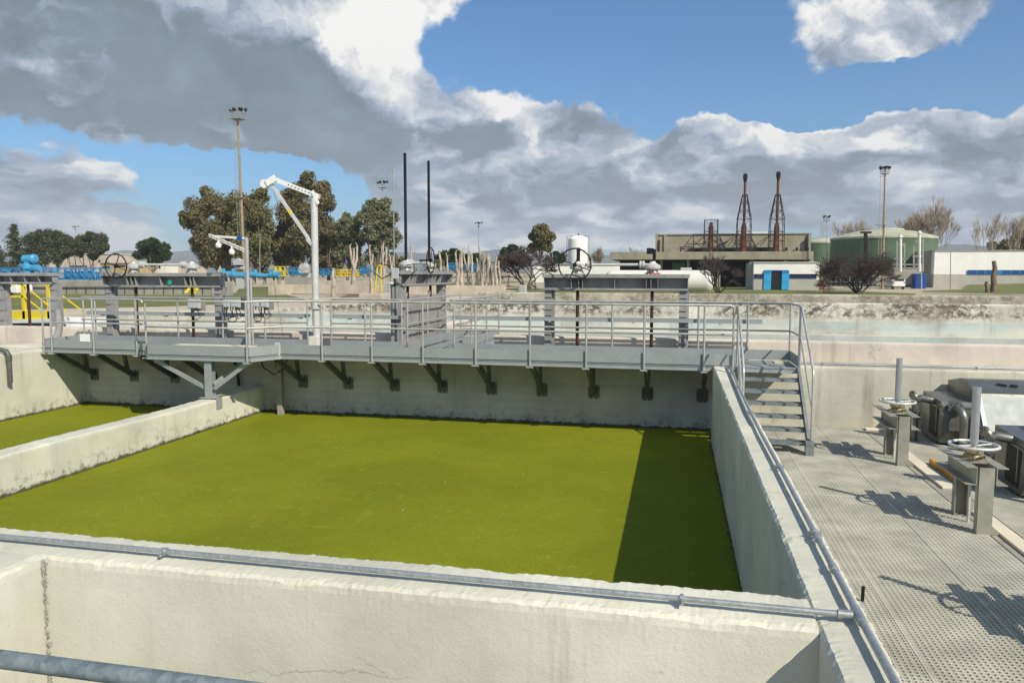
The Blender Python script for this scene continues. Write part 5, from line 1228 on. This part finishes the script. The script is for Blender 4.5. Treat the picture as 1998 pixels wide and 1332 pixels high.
# --- pollarded white trunks
PT = 'pruned pale trunks along the beige wall'
rnd = random.Random(21)
def pollard(u, vtop, vb, Y, lab, r=.22, arms=3, mat='bark_white'):
    b = Vector(base(u, Y)); zt_ = at(u, vtop, Y).z; H = zt_-b.z; t_ = thing('pruned_tree', lab, 'pruned tree', tuple(b), PT); m = MB()
    pts = [b]; 
    for k in range(1, 5): pts.append(b+Vector((rnd.uniform(-.10, .10)*k**.5, rnd.uniform(-.1, .1), H*(.45 if arms > 1 else .95)*k/4)))
    m.tube(pts, r*1.25, 8, r1=r*.75)
    for a in range(arms if arms > 1 else 0):
        s0 = pts[-1] if a % 2 == 0 else pts[-2]; L = H-(s0.z-b.z); L *= rnd.uniform(.7, 1.0); dx = (a-(arms-1)/2)*rnd.uniform(.22, .38)
        p1 = s0+Vector((dx*.9, rnd.uniform(-.3, .3), L*.45)); p2 = p1+Vector((dx*.35+rnd.uniform(-.12, .12), 0, L*.5))
        m.tube([s0, p1, p2], r*.62, 7, r1=r*.36)
        for _ in range(2): m.tube([p2, p2+Vector((rnd.uniform(-.25, .25), 0, rnd.uniform(.1, .35)))], r*.28, 5, r1=.03)
    for _ in range(3):
        f = rnd.uniform(.3, .8); p0 = pts[0]+(pts[-1]-pts[0])*f; m.tube([p0, p0+Vector((rnd.uniform(-.5, .5), rnd.uniform(-.2, .2), rnd.uniform(.15, .4)))], .07, 5, r1=.02)
    m.build('trunk', mat, t_, fix=False)
for (u, vt, vb, Y, lab, r, a) in [(690, 468, 570, 66, 'tall forked white trunk right of the crane mast', .30, 3), (725, 478, 570, 60, 'straight white trunk left of the yellow portal', .20, 2), (748, 470, 570, 70, 'forked white trunk directly behind the side facing gate', .26, 3),
        (650, 520, 570, 55, 'short broken stump close to the crane mast', .2, 1), (765, 492, 570, 66, 'leaning white trunk behind the gate post', .2, 2), (802, 468, 560, 75, 'thin grey pole like trunk behind the black handwheel', .14, 1)]:
    pollard(u, vt, vb, Y, lab, r, a)
k = 0
WORD = ['leftmost', 'second', 'third', 'fourth', 'fifth', 'sixth', 'seventh', 'eighth', 'ninth', 'tenth', 'eleventh', 'twelfth', 'thirteenth', 'fourteenth', 'rightmost']
for (u, vt, r, a) in [(842, 480, .14, 2), (858, 485, .16, 1), (873, 492, .22, 2), (893, 478, .28, 2), (902, 485, .24, 2), (912, 478, .2, 3), (922, 492, .14, 1), (931, 500, .12, 1), (936, 474, .14, 1), (942, 485, .22, 3), (950, 490, .2, 2), (957, 492, .18, 1), (962, 500, .16, 2), (968, 497, .16, 1), (975, 505, .15, 1)]:
    pollard(u, vt, 560, 72+rnd.uniform(-3, 4), WORD[k]+' of the pruned trunks in the row right of the side facing gate', r, a); k += 1
pollard(1938, 506, 570, 95, 'broken lone tree stump before the right white building', .34, 1, 'bark')
pollard(1927, 548, 570, 94, 'short stub beside the lone tree stump', .25, 1, 'bark')

# --- masts
def flood(m, c, s, an, mat=None):
    d = Vector((math.cos(an), math.sin(an), -.35)).normalized(); c = Vector(c); m.cyl(c, c+d*s*.55, s*.32, 10, s*.55); m.cyl(c+d*s*.55, c+d*s*.62, s*.55, 10)
def mast(lab, Y, u, vtop, head=1.2, r=.22, poleM='pole_rust', ladder=False, platform=None, n=6, s=.5, basket=True, uoff=0, base_v=None, group='floodlight masts', crossarm=False):
    b = Vector(base(u+uoff, Y)); top = at(u, vtop, Y); t_ = thing('floodlight_mast', lab, 'mast', tuple(b), group)
    m = MB(); m.tube([b, (b+top)/2, top], r, 10, r1=r*.45); m.build('pole', poleM, t_)
    H = top.z-b.z
    if ladder:
        m = MB(); off = Vector((-r-.42, -.1, 0)); w2 = .22
        for sx_ in (-w2, w2): m.bar(b+off+Vector((sx_, 0, H*.28)), top+Vector((-.45+sx_, -.1, -.4)), .04, .04)
        z = H*.28
        while z < H-.5:
            f = z/H; c_ = b+(top-b)*f+Vector((-r-.3+.0*f, -.1, 0)); c_ = (b+off)*(1-f)+(top+Vector((-.45, -.1, 0)))*f; m.bar(c_+Vector((-w2, 0, 0)), c_+Vector((w2, 0, 0)), .03, .03); z += .42
        m.build('ladder', 'pole_grey', t_)
    m = MB(); h = head
    m.box(top.x-h, top.x+h, top.y-h, top.y+h, top.z-.08, top.z)
    m.bar(top+Vector((-h, 0, 0)), top+Vector((0, 0, -h*.7)), .06, .06); m.bar(top+Vector((h, 0, 0)), top+Vector((0, 0, -h*.7)), .06, .06)
    if basket:
        for sx_ in (-h, 0, h):
            for sy in (-h, h): m.bar(top+Vector((sx_, sy, 0)), top+Vector((sx_, sy, h*1.0)), .05, .05)
        for zz_ in (h*.5, h*1.0):
            for sy in (-h, h): m.bar(top+Vector((-h, sy, zz_)), top+Vector((h, sy, zz_)), .05, .05)
            for sx_ in (-h, h): m.bar(top+Vector((sx_, -h, zz_)), top+Vector((sx_, h, zz_)), .05, .05)
    m.bar(top, top+Vector((0, 0, h*1.6)), .14, .14); m.bar(top+Vector((-h, 0, h*1.35)), top+Vector((h, 0, h*1.35)), .08, .08)
    m.build('platform', 'pole_grey', t_)
    for k in range(n):
        an = -math.pi/2+(k-(n-1)/2)*1.0; m = MB(); cx_ = top.x+(-h+2*h*k/max(1, n-1)); flood(m, (cx_, top.y+(.4 if k % 2 else -.3), top.z+h*1.5+(.15 if k % 2 else 0)), s, an); m.build('floodlight', 'black_metal', t_)
    if platform:
        c_ = at(u+platform[1], platform[0], Y); m = MB(); m.box(c_.x-1.1, c_.x+.3, Y-.6, Y+.6, c_.z-.08, c_.z)
        for zz_ in (.6, 1.15):
            m.bar((c_.x-1.1, Y-.6, c_.z+zz_), (c_.x+.3, Y-.6, c_.z+zz_), .05, .05)
        for sx_ in (-1.1, -.4, .3): m.bar((c_.x+sx_, Y-.6, c_.z), (c_.x+sx_, Y-.6, c_.z+1.15), .05, .05)
        m.build('landing', 'pole_grey', t_)
    return t_
mast('tallest rusty floodlight mast with ladder above the eucalyptus', 96, 464, 232, .95, .30, 'pole_rust', True, (385, 8), 6, .62, uoff=14)
mast('floodlight mast with twin arms rising behind the rounded eucalyptus', 135, 746, 366, .75, .12, 'pole_grey', n=6, s=.55, basket=False)
mast('small distant floodlight mast above the pruned trunks', 150, 934, 441, .45, .10, 'pole_grey', n=4, s=.4, basket=False, uoff=0)
mast('floodlight mast with ladder standing before the big green tank', 112, 1727, 338, .55, .22, 'pole_rust', True, (438, -2), 6, .5, uoff=-5)
mast('slim floodlight mast between the concrete plant and the green tanks', 150, 1613, 430, .5, .10, 'pole_grey', n=4, s=.45)
mast('faint distant floodlight mast above the umbrella pines', 190, 147, 447, .5, .08, 'pole_grey', n=4, s=.4, basket=False)
for (u, v, Y, lab) in [(1855, 490, 100, 'slim grey pole in front of the right white building'), (1078, 480, 110, 'thin brown pole right of the bare dark tree'), (372, 478, 105, 'slim pole left of the eucalyptus clump'), (507, 455, 100, 'slim pole between the mast and the eucalyptus stem')]:
    b = base(u, Y); m = MB(); t = at(u, v, Y); m.tube([b, (t.x, Y, t.z)], .07, 6, r1=.05); m.build('slim_pole', 'pole_grey', label=lab, cat='pole', group='slim poles')
# far lattice pylon
b = Vector(base(1603, 420)); t = at(1603, 434, 420); H = t.z-b.z; m = MB()
for s_ in (-1, 1):
    m.bar(b+Vector((s_*2.6, 0, 0)), t, .28, .28)
for k in range(7):
    f0 = k/7; f1 = (k+1)/7; m.bar(b+Vector((-2.6*(1-f0), 0, H*f0)), b+Vector((2.6*(1-f1), 0, H*f1)), .2, .2); m.bar(b+Vector((2.6*(1-f0), 0, H*f0)), b+Vector((-2.6*(1-f1), 0, H*f1)), .2, .2)
for f, w_ in ((.62, 4.5), (.75, 3.4)): m.bar(b+Vector((-w_, 0, H*f)), b+Vector((w_, 0, H*f)), .3, .3)
m.build('lattice_pylon', 'pole_grey', label='faint far lattice pylon between plant and green tanks', cat='pylon')

# --- white low building and tanks, centre
t_ = bld(1040, 1200, 516, 572, 100, 10, 'white_wall', 'long low white building with grey plinth behind the right sluice gate')
m = MB(); Yb = 100; m.box(at(1038, 550, Yb).x, at(1201, 550, Yb).x, Yb-.05, Yb, GZ, at(1100, 551, Yb).z); m.build('plinth', 'plinth', t_)
m = MB(); m.box(at(1037, 516, Yb).x, at(1202, 516, Yb).x, Yb-.2, Yb+10.2, at(1100, 516, Yb).z, at(1100, 514.5, Yb).z); m.build('roof_edge', 'grey_wall', t_)
for u0, u1 in ((1110, 1124), (1128, 1140)):
    m = MB(); m.box(at(u0, 564, Yb).x, at(u1, 564, Yb).x, Yb-.10, Yb-.05, at(u0, 573, Yb).z, at(u0, 563, Yb).z); m.build('door', 'cyan' if u0 == 1110 else 'deep_blue', t_)
t_ = thing('white_tank', 'upright white cylindrical tank with domed top and hoops', 'tank', base(1126, 112)); Y = 112
a, b = at(1106, 470, Y), at(1146, 470, Y); cx = (a.x+b.x)/2; rt = (b.x-a.x)/2; zt_ = at(1126, 467, Y).z
m = MB(); m.cyl((cx, Y+rt, GZ), (cx, Y+rt, zt_), rt, 28); m.dome((cx, Y+rt, zt_), rt, rt*.42, 28); m.build('shell', 'white_wall', t_)
m = MB()
for s_ in (-1, 1): m.tube([(cx+s_*(rt+.12), Y+rt*.6, GZ), (cx+s_*(rt+.12), Y+rt*.6, zt_+.6), (cx+s_*(rt-.7), Y+rt*.6, zt_+.6), (cx+s_*(rt-.7), Y+rt*.6, zt_+.2)], .05, 6)
m.cyl((cx, Y+rt, zt_+.5), (cx, Y+rt, zt_+1.1), .08, 8); m.build('pipe', 'black_metal', t_)
t_ = thing('white_tank', 'long horizontal cream cylindrical tank with rounded end behind the right gate', 'tank', base(1270, 88)); Y = 88
zt_, zb = at(1300, 527, Y).z, at(1300, 572, Y).z; rt = (zt_-zb)/2; zc = (zt_+zb)/2; xa_, xb_ = at(1190, 540, Y).x, at(1380, 540, Y).x
m = MB(); m.lathe((xa_, Y+rt, zc), [(0, -.9), (rt*.6, -.7), (rt*.9, -.35), (rt, 0), (rt, xb_-xa_), (rt*.93, xb_-xa_+.35), (rt*.7, xb_-xa_+.7), (rt*.35, xb_-xa_+.88), (0, xb_-xa_+.92)], 32, (1, 0, 0)); m.build('shell', 'offwhite', t_)
m = MB()
for f in (.2, .75): x_ = xa_+(xb_-xa_)*f; m = MB(); m.box(x_-.3, x_+.3, Y+.3, Y+2*rt-.3, GZ-.3, zc-rt*.6); m.build('saddle', 'grey_concrete', t_)
m = MB(); c_ = at(1335, 527, Y); m.box(at(1328, 527, Y).x, at(1350, 527, Y).x, Y+rt-.3, Y+rt+.3, zt_, zt_+.35); m.build('manhole', 'cast_grey', t_)

# --- concrete plant with chimneys
t_ = thing('concrete_plant', 'long weathered concrete plant building with deep shaded ground floor', 'building', base(1400, 124)); Y = 124
m = MB(); pbox(m, 1190, 1587, 491, 506, Y-4, 30); m.build('canopy', 'plant_concrete', t_)
m = MB(); pbox(m, 1280, 1581, 457, 492, Y+4, 14); m.build('upper_wall', 'plant_concrete', t_)
m = MB(); pbox(m, 1279, 1283, 456, 492, Y+3.5, 14); pbox(m, 1296, 1299, 457, 492, Y+3.7, .6); pbox(m, 1578, 1582, 455, 492, Y+3.5, 14); pbox(m, 1279, 1582, 455.5, 457.5, Y+3.8, 14); m.build('pilaster', 'plant_concrete', t_)
m = MB(); pbox(m, 1210, 1585, 506, 566, Y+6, 1); pbox(m, 1455, 1465, 506, 566, Y, 8); m.build('recess_wall', 'dark_void', t_)  # wall coloured near-black for the deep shade under the canopy
for u in (1287, 1340, 1400, 1463, 1530, 1580): 
    m = MB(); pbox(m, u, u+5, 506, 568, Y-2, .8); m.build('column', 'plant_concrete', t_)
m = MB()
for k in range(7): pbox(m, 1312+k*3.6, 1314.6+k*3.6, 512, 530, Y+1, .3)
m.build('louvre', 'green_panel', t_)
for u0, u1, v0, v1 in [(1284, 1287, 468, 491), (1572, 1575, 465, 488), (1532, 1537, 483, 489), (1553, 1557, 483, 489), (1573, 1578, 483, 489)]:
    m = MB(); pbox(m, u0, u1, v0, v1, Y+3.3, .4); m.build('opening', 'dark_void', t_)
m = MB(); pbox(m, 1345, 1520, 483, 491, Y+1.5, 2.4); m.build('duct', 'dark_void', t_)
m = MB(); m.bar(at(1402, 492, Y), at(1402, 479, Y), .25, .25); m.bar(at(1402, 479, Y), at(1420, 471, Y), .25, .25); m.build('flue', 'soot', t_)
m = MB(); pbox(m, 1455, 1500, 452.5, 456, Y+10, 6); m.build('roof_hut', 'offwhite', t_)
m = MB(); pbox(m, 1262, 1272, 484, 491, Y-3, 1.5); m.build('vent_box', 'black_metal', t_)
# roof truss leaning left
m = MB()
for (u0, v0, u1, v1) in [(1328, 491, 1328, 485), (1328, 485, 1440, 484), (1328, 490, 1353, 457), (1353, 457, 1353, 490), (1353, 457, 1440, 457), (1353, 470, 1375, 488), (1340, 476, 1375, 476), (1375, 460, 1353, 480), (1420, 480, 1437, 460), (1483, 480, 1500, 460), (1400, 488, 1430, 462), (1465, 488, 1495, 462)]:
    m.bar(at(u0, v0, Y-1), at(u1, v1, Y-1), .13, .13)
m.build('roof_truss', 'lattice', t_)
def chimney(u, vt, lab, tall=True):
    Yc = Y-.5; t_ = thing('chimney', lab, 'chimney', tuple(at(u, 491, Yc)), 'rust red chimneys on the concrete plant'); k = px_m(Yc, u)
    zb = at(u, 492, Yc).z; X = at(u, 460, Yc).x; zz_ = lambda v: at(u, v, Yc).z
    if tall:
        m = MB(); m.lathe((X, Yc, 0), [(0, zb), (6.5*k, zb), (5.2*k, zz_(470)), (5*k, zz_(443)), (2.6*k, zz_(434)), (2.4*k, zz_(vt+16)), (2.8*k, zz_(vt+14)), (0, zz_(vt+14))], 18); m.build('flue', 'rust', t_)
        m = MB(); m.lathe((X, Yc, 0), [(0, zz_(vt+16)), (2.8*k, zz_(vt+16)), (4.2*k, zz_(vt+9)), (4.4*k, zz_(vt+4)), (3.0*k, zz_(vt)), (0, zz_(vt))], 16); m.build('cap', 'soot', t_)
        lv = [(492, 13), (470, 13), (452, 13), (428, 12.5), (412, 9.5), (396, 7), (380, 4)]
    else:
        m = MB(); m.lathe((X, Yc, 0), [(0, zb), (6*k, zb), (5*k, zz_(470)), (4.8*k, zz_(442)), (2.6*k, zz_(438)), (2.4*k, zz_(435)), (0, zz_(435))], 18); m.build('flue', 'rust', t_)
        m = MB(); m.lathe((X, Yc, 0), [(0, zz_(438)), (2.8*k, zz_(438)), (2.8*k, zz_(434)), (0, zz_(434))], 14); m.build('cap', 'soot', t_)
        lv = [(492, 12.5), (472, 12.5), (452, 12.5), (429, 12.5)]
    m = MB(); pr_ = None
    for v, h in lv:
        z = zz_(v); q4 = [Vector((X+sx_*h*k, Yc+sy*h*k, z)) for sx_, sy in ((-1, -1), (1, -1), (1, 1), (-1, 1))]
        for i in range(4):
            m.bar(q4[i], q4[(i+1) % 4], .07, .07)
            if pr_: m.bar(pr_[i], q4[i], .11, .11); m.bar(pr_[i], q4[(i+1) % 4], .055, .055)
        pr_ = q4
    m.build('lattice_frame', 'lattice', t_)
chimney(1387, 434, 'short rust red chimney inside a square frame, left of the two tall ones', False)
chimney(1451, 339, 'left of the two tall rust red chimneys with tapering lattice')
chimney(1515, 335, 'right of the two tall rust red chimneys with tapering lattice')

# --- white pump house with blue doors
t_ = thing('pump_house', 'small white and grey building with open blue double doors', 'building', base(1530, 101)); Y = 101
m = MB(); pbox(m, 1471, 1597, 512, 567, Y, 8); m.build('wall', 'white_wall', t_)
m = MB(); pbox(m, 1471, 1597, 544, 568, Y-.05, .05); m.build('plinth', 'plinth', t_)
m = MB(); pbox(m, 1463, 1471, 513, 567, Y+1.0, 6); m.build('side_wall', 'grey_wall', t_)
m = MB(); pbox(m, 1470, 1598, 511, 512.5, Y-.15, 8.2); m.build('roof', 'offwhite', t_)
for u0, u1, n in ((1471, 1491, 2), (1540, 1593, 4)):
    m = MB(); pbox(m, u0, u1, 534.5, 543, Y-.08, .04); w_ = m.build('window_band', 'window_dark', t_); m = MB()
    for k in range(n+1):
        uu = u0+(u1-u0)*k/n; pbox(m, uu-.4, uu+.4, 534.5, 543, Y-.12, .03)
    pbox(m, u0, u1, 542, 543.3, Y-.12, .03); m.build('frame', 'window_blue', w_)
m = MB(); pbox(m, 1504, 1526, 529, 566.5, Y-.09, .05); m.build('doorway', 'dark_void', t_)  # black sheet over the wall, painted for the unlit inside
for u0, u1 in ((1491, 1504), (1526, 1539)):
    m = MB(); pbox(m, u0, u1, 528, 565, Y-.22, .08); d_ = m.build('door', 'door_blue', t_)
    m = MB(); pbox(m, u0, u1, 549, 550, Y-.24, .03); pbox(m, u0, u1, 528, 533.5, Y-.25, .03); m.build('rail', 'blue', d_)
m = MB(); pbox(m, 1491, 1539, 527, 529, Y-.2, .15); m.build('lintel', 'deep_blue', t_)
# --- green tanks
def gtank(u0, u1, vt, vroof, Y, lab, leg=True):
    t_ = thing('green_tank', lab, 'tank', base((u0+u1)/2, Y), 'big green digester tanks'); a, b = at(u0, vt, Y), at(u1, vt, Y); r_ = (b.x-a.x)/2; cx = (a.x+b.x)/2
    zt_ = at((u0+u1)/2, vt, Y-r_*.6).z; m = MB(); m.cyl((cx, Y, GZ), (cx, Y, zt_), r_, 48); m.build('shell', 'tank_green', t_)
    m = MB(); hz = at((u0+u1)/2, vroof, Y).z-zt_; m.lathe((cx, Y, zt_), [(r_+.12, -.35), (r_+.12, .02), (r_*.9, hz*.22), (r_*.62, hz*.62), (r_*.4, hz*.8), (r_*.38, hz*.95), (r_*.2, hz), (0, hz)], 48); m.build('roof', 'tank_roof', t_)
    return t_, cx, r_, zt_
tt, cx, r_, zt_ = gtank(1622, 1826, 462, 446, 150, 'big round green tank with pale domed roof')
m = MB(); Y = 150-r_-1; m.bar(at(1689, 520, Y), at(1689, 454, Y), .55, .55); m.bar(at(1679, 453.5, Y), at(1700, 453.5, Y), .6, .35); m.build('vent_stack', 'soot', tt)
gtank(1560, 1640, 472, 465, 190, 'smaller green tank mostly hidden behind the concrete plant')
t_ = thing('pipe_gantry', 'pale grey pipe gantry with twin gas stacks beside the green tank', 'gantry', base(1775, 118)); Y = 118
for u, vt in ((1757, 457), (1794, 449)):
    m = MB(); m.cyl(at(u, 530, Y), at(u, vt+6, Y), .22, 10); m.cyl(at(u, vt+6, Y), at(u, vt+1, Y), .38, 10, .2); m.build('stack', 'offwhite', t_)
m = MB()
for (u0, v0, u1, v1) in [(1750, 477, 1766, 477), (1786, 471, 1800, 471), (1750, 530, 1750, 470), (1765, 530, 1765, 474), (1783, 530, 1783, 480), (1801, 530, 1801, 466), (1720, 516, 1800, 516), (1720, 523, 1800, 523), (1745, 505, 1768, 505), (1780, 500, 1802, 500), (1720, 570, 1720, 516), (1798, 570, 1798, 516)]:
    m.bar(at(u0, v0, Y), at(u1, v1, Y), .16, .16)
m.build('frame', 'pole_grey', t_)
m = MB(); pbox(m, 1700, 1797, 525, 556, Y+3, 3); m.build('shed_wall', 'grey_wall', t_)
# --- right white building
t_ = thing('building', 'long white building with grey plinth and blue window strip at the right edge', 'building', base(1900, 138)); Y = 130
a = at(1824, 490, Y); b = at(2160, 490, Y); zt_ = a.z; zp = at(1900, 535, Y).z
m = MB(); m.box(a.x, b.x, Y, Y+20, zp, zt_); m.build('wall', 'white_wall', t_)
m = MB(); m.box(a.x, b.x, Y-.05, Y+20, GZ, zp); m.build('plinth', 'plinth', t_)
m = MB(); c_ = at(1797, 492, 136); m.box(c_.x, at(1818, 492, 136).x, 136, 150, GZ, zt_-.3); pbox(m, 1816, 1825, 490, 572, Y+1.5, 6); m.build('side_wall', 'grey_wall', t_)
m = MB(); m.box(a.x-.15, b.x, Y-.15, Y+20.2, zt_, zt_+.15); m.build('roof_edge', 'grey_wall', t_)
m = MB(); pbox(m, 1888, 2160, 527, 535.5, Y-.08, .05); w_ = m.build('window_band', 'window_blue', t_)
m = MB()
for u in range(1888, 2160, 17): pbox(m, u-.7, u+.7, 527, 535.5, Y-.14, .04)
pbox(m, 1888, 2160, 535, 536, Y-.14, .04); pbox(m, 1946, 1954, 527, 535.5, Y-.12, .04); m.build('frame', 'blue', w_)
m = MB(); Y = 119; pbox(m, 1787, 1807, 535, 567, Y, 2.4); m.build('blue_container', 'deep_blue', label='upright dark blue container left of the right white building', cat='container', bevel=.1)
m = MB()
for s_ in (0,): pbox(m, 1787, 1807, 533.8, 535.2, Y-.1, 2.6)
m.build('lid', 'blue', bpy.data.objects['blue_container'])
t_ = thing('parked_van', 'small white van parked beside the blue container', 'van', base(1755, 112)); Y = 112
m = MB(); a, b = at(1743, 545, Y), at(1767, 545, Y); zt_ = a.z; m.prism([(Y, -.05), (Y, .75), (Y+.4, zt_-.05), (Y+.7, zt_), (Y+4.3, zt_), (Y+5, .7), (Y+5, -.05)], 'x', a.x, b.x); m.build('body', 'white_paint', t_, bevel=.08)
m = MB(); m.box(a.x+.2, b.x-.2, Y+.02, Y+.1, .75, 1.15); m.build('rear_window', 'glass', t_)
for xx in (a.x+.05, b.x-.25):
    m = MB(); m.cyl((xx, Y+.7, -.2), (xx+.2, Y+.7, -.2), .32, 14); m.build('wheel', 'tyre', t_)
for xx in (a.x+.08, b.x-.2):
    m = MB(); m.box(xx, xx+.12, Y-.02, Y+.02, .4, .7); m.build('tail_light', 'red', t_)
# fence by the tanks, red hydrant
t_ = thing('mesh_fence', 'grey mesh fence between the pump house and the van', 'fence', base(1650, 116)); Y = 116
m = MB()
for u in range(1604, 1745, 9): m.bar(at(u, 568, Y), at(u, 540, Y), .07, .07)
for v in (540, 550, 560): m.bar(at(1604, v, Y), at(1745, v, Y), .045, .045)
m.build('frame', 'pole_grey', t_)
t_ = thing('red_valve_cart', 'red piping set right of the pump house', 'machinery', base(1605, 108)); Y = 108
m = MB(); m.bar(at(1599, 568, Y), at(1599, 515, Y), .12, .12); m.bar(at(1600, 559, Y), at(1612, 559, Y), .14, .14); m.bar(at(1606, 549, Y), at(1606, 567, Y), .25, .25); m.bar(at(1600, 564, Y), at(1614, 564, Y), .12, .12); m.build('frame', 'red', t_)
# totes
def tote(u0, u1, v0, v1, Y, lab, green=True):
    t_ = thing('liquid_tote', lab, 'tote', base((u0+u1)/2, Y), 'caged plastic totes'); a, b = at(u0, v0, Y), at(u1, v1, Y); zb = at((u0+u1)/2, v1, Y).z; zt_ = at((u0+u1)/2, v0, Y).z
    zb = max(zb, GZ); m = MB(); m.box(a.x+.04, b.x-.04, Y+.04, Y+1.1, zb+.05, zt_-.03); m.build('bottle', 'tote_green' if green else 'tote_plastic', t_, bevel=.06)
    m = MB(); n = 5
    for k in range(n+1):
        f = k/n; x_ = a.x+(b.x-a.x)*f; m.bar((x_, Y, zb), (x_, Y, zt_), .022, .022)
        z_ = zb+(zt_-zb)*f; m.bar((a.x, Y, z_), (b.x, Y, z_), .022, .022); m.bar((b.x, Y, z_), (b.x, Y+1.1, z_), .022, .022)
    m.build('cage', 'pole_grey', t_)
tote(748, 762, 549, 578, 36, 'left caged tote behind the near post of the side facing gate', False)
tote(776, 790, 549, 578, 36, 'right caged tote with greenish liquid behind the side facing gate')
tote(1011, 1025, 556, 574, 62, 'white caged tote at the foot of the bare dark tree', False)
m = MB(); m.box(at(745, 578, 36).x, at(795, 578, 36).x, 35.5, 37.4, -.5, max(-.3, at(770, 578, 36).z)); m.build('tote_plinth', 'grey_concrete', label='low plinth under the two caged totes', cat='plinth')
a = gz(978, 562); m = MB(); rr_ = random.Random(3)
m.lathe((a.x, a.y, -.55), [(.9, 0), (.8, .25), (.45, .5), (0, .55)], 9); m.build('boulder', 'stone', label='pale boulder on the grass left of the bare dark tree', cat='rock')
# --- far hills
def hill(lab, pts, Y, dep, name='hills'):
    m = MB(); n = len(pts); top = []
    for (u0, v0), (u1, v1) in zip(pts[:-1], pts[1:]):
        for k in range(8):
            f = k/8; u = u0+(u1-u0)*f; v = v0+(v1-v0)*f+.8*noise.noise(Vector((u*.05, v0*.1, 0)))*2; top.append(at(u, v, Y))
    top.append(at(pts[-1][0], pts[-1][1], Y)); N = len(top)
    vs = [(p_.x*.93, Y-dep, -2) for p_ in top]+[tuple(p_) for p_ in top]+[(p_.x, Y+dep, -2) for p_ in top]
    fs = [(i, i+1, N+i+1, N+i) for i in range(N-1)]+[(N+i, N+i+1, 2*N+i+1, 2*N+i) for i in range(N-1)]
    m.add(vs, fs, True); return m.build(name, 'hill', kind='structure')
hill('', [(-400, 478), (-200, 470), (-60, 478), (20, 486), (150, 498), (210, 493), (240, 488), (275, 490), (330, 492), (380, 487), (420, 489), (520, 500), (640, 505), (700, 497), (780, 492), (840, 494), (900, 500), (950, 488), (985, 487), (1020, 492), (1100, 505), (1180, 498), (1240, 500), (1330, 508), (1500, 512)], 3600, 900)
hill('', [(1500, 515), (1640, 510), (1780, 495), (1840, 478), (1880, 476), (1920, 480), (1990, 470), (2080, 462), (2300, 470)], 3200, 800)
# distant tree belt
m = MB(); rnd = random.Random(77)
for k in range(260):
    u = rnd.uniform(-60, 2100); Y = rnd.uniform(330, 420); c_ = at(u, 530, Y); h = rnd.uniform(1.5, 5.0); leaves(m, rnd, (c_.x, Y, -.5+h*.6), rnd.uniform(3, 6), h*.6, 40, 1.5)
m.build('tree_belt', 'leaf_euc', label='low distant belt of trees along the horizon', cat='tree belt', kind='stuff', fix=False)

# ------------------------------------------------------------------ haze
m = MB(); m.box(-5200, 5200, -5200, 5200, -4.5, 330); hz = m.build('haze', 'hill', kind='stuff')
hm = bpy.data.materials.new('haze_air'); hm.use_nodes = True; tt_ = hm.node_tree
for n in list(tt_.nodes): tt_.nodes.remove(n)
pv = tt_.nodes.new('ShaderNodeVolumePrincipled'); oo = tt_.nodes.new('ShaderNodeOutputMaterial'); tt_.links.new(pv.outputs[0], oo.inputs['Volume'])
pv.inputs['Density'].default_value = .00022; pv.inputs['Color'].default_value = (.86, .91, 1, 1)
hz.data.materials.clear(); hz.data.materials.append(hm)
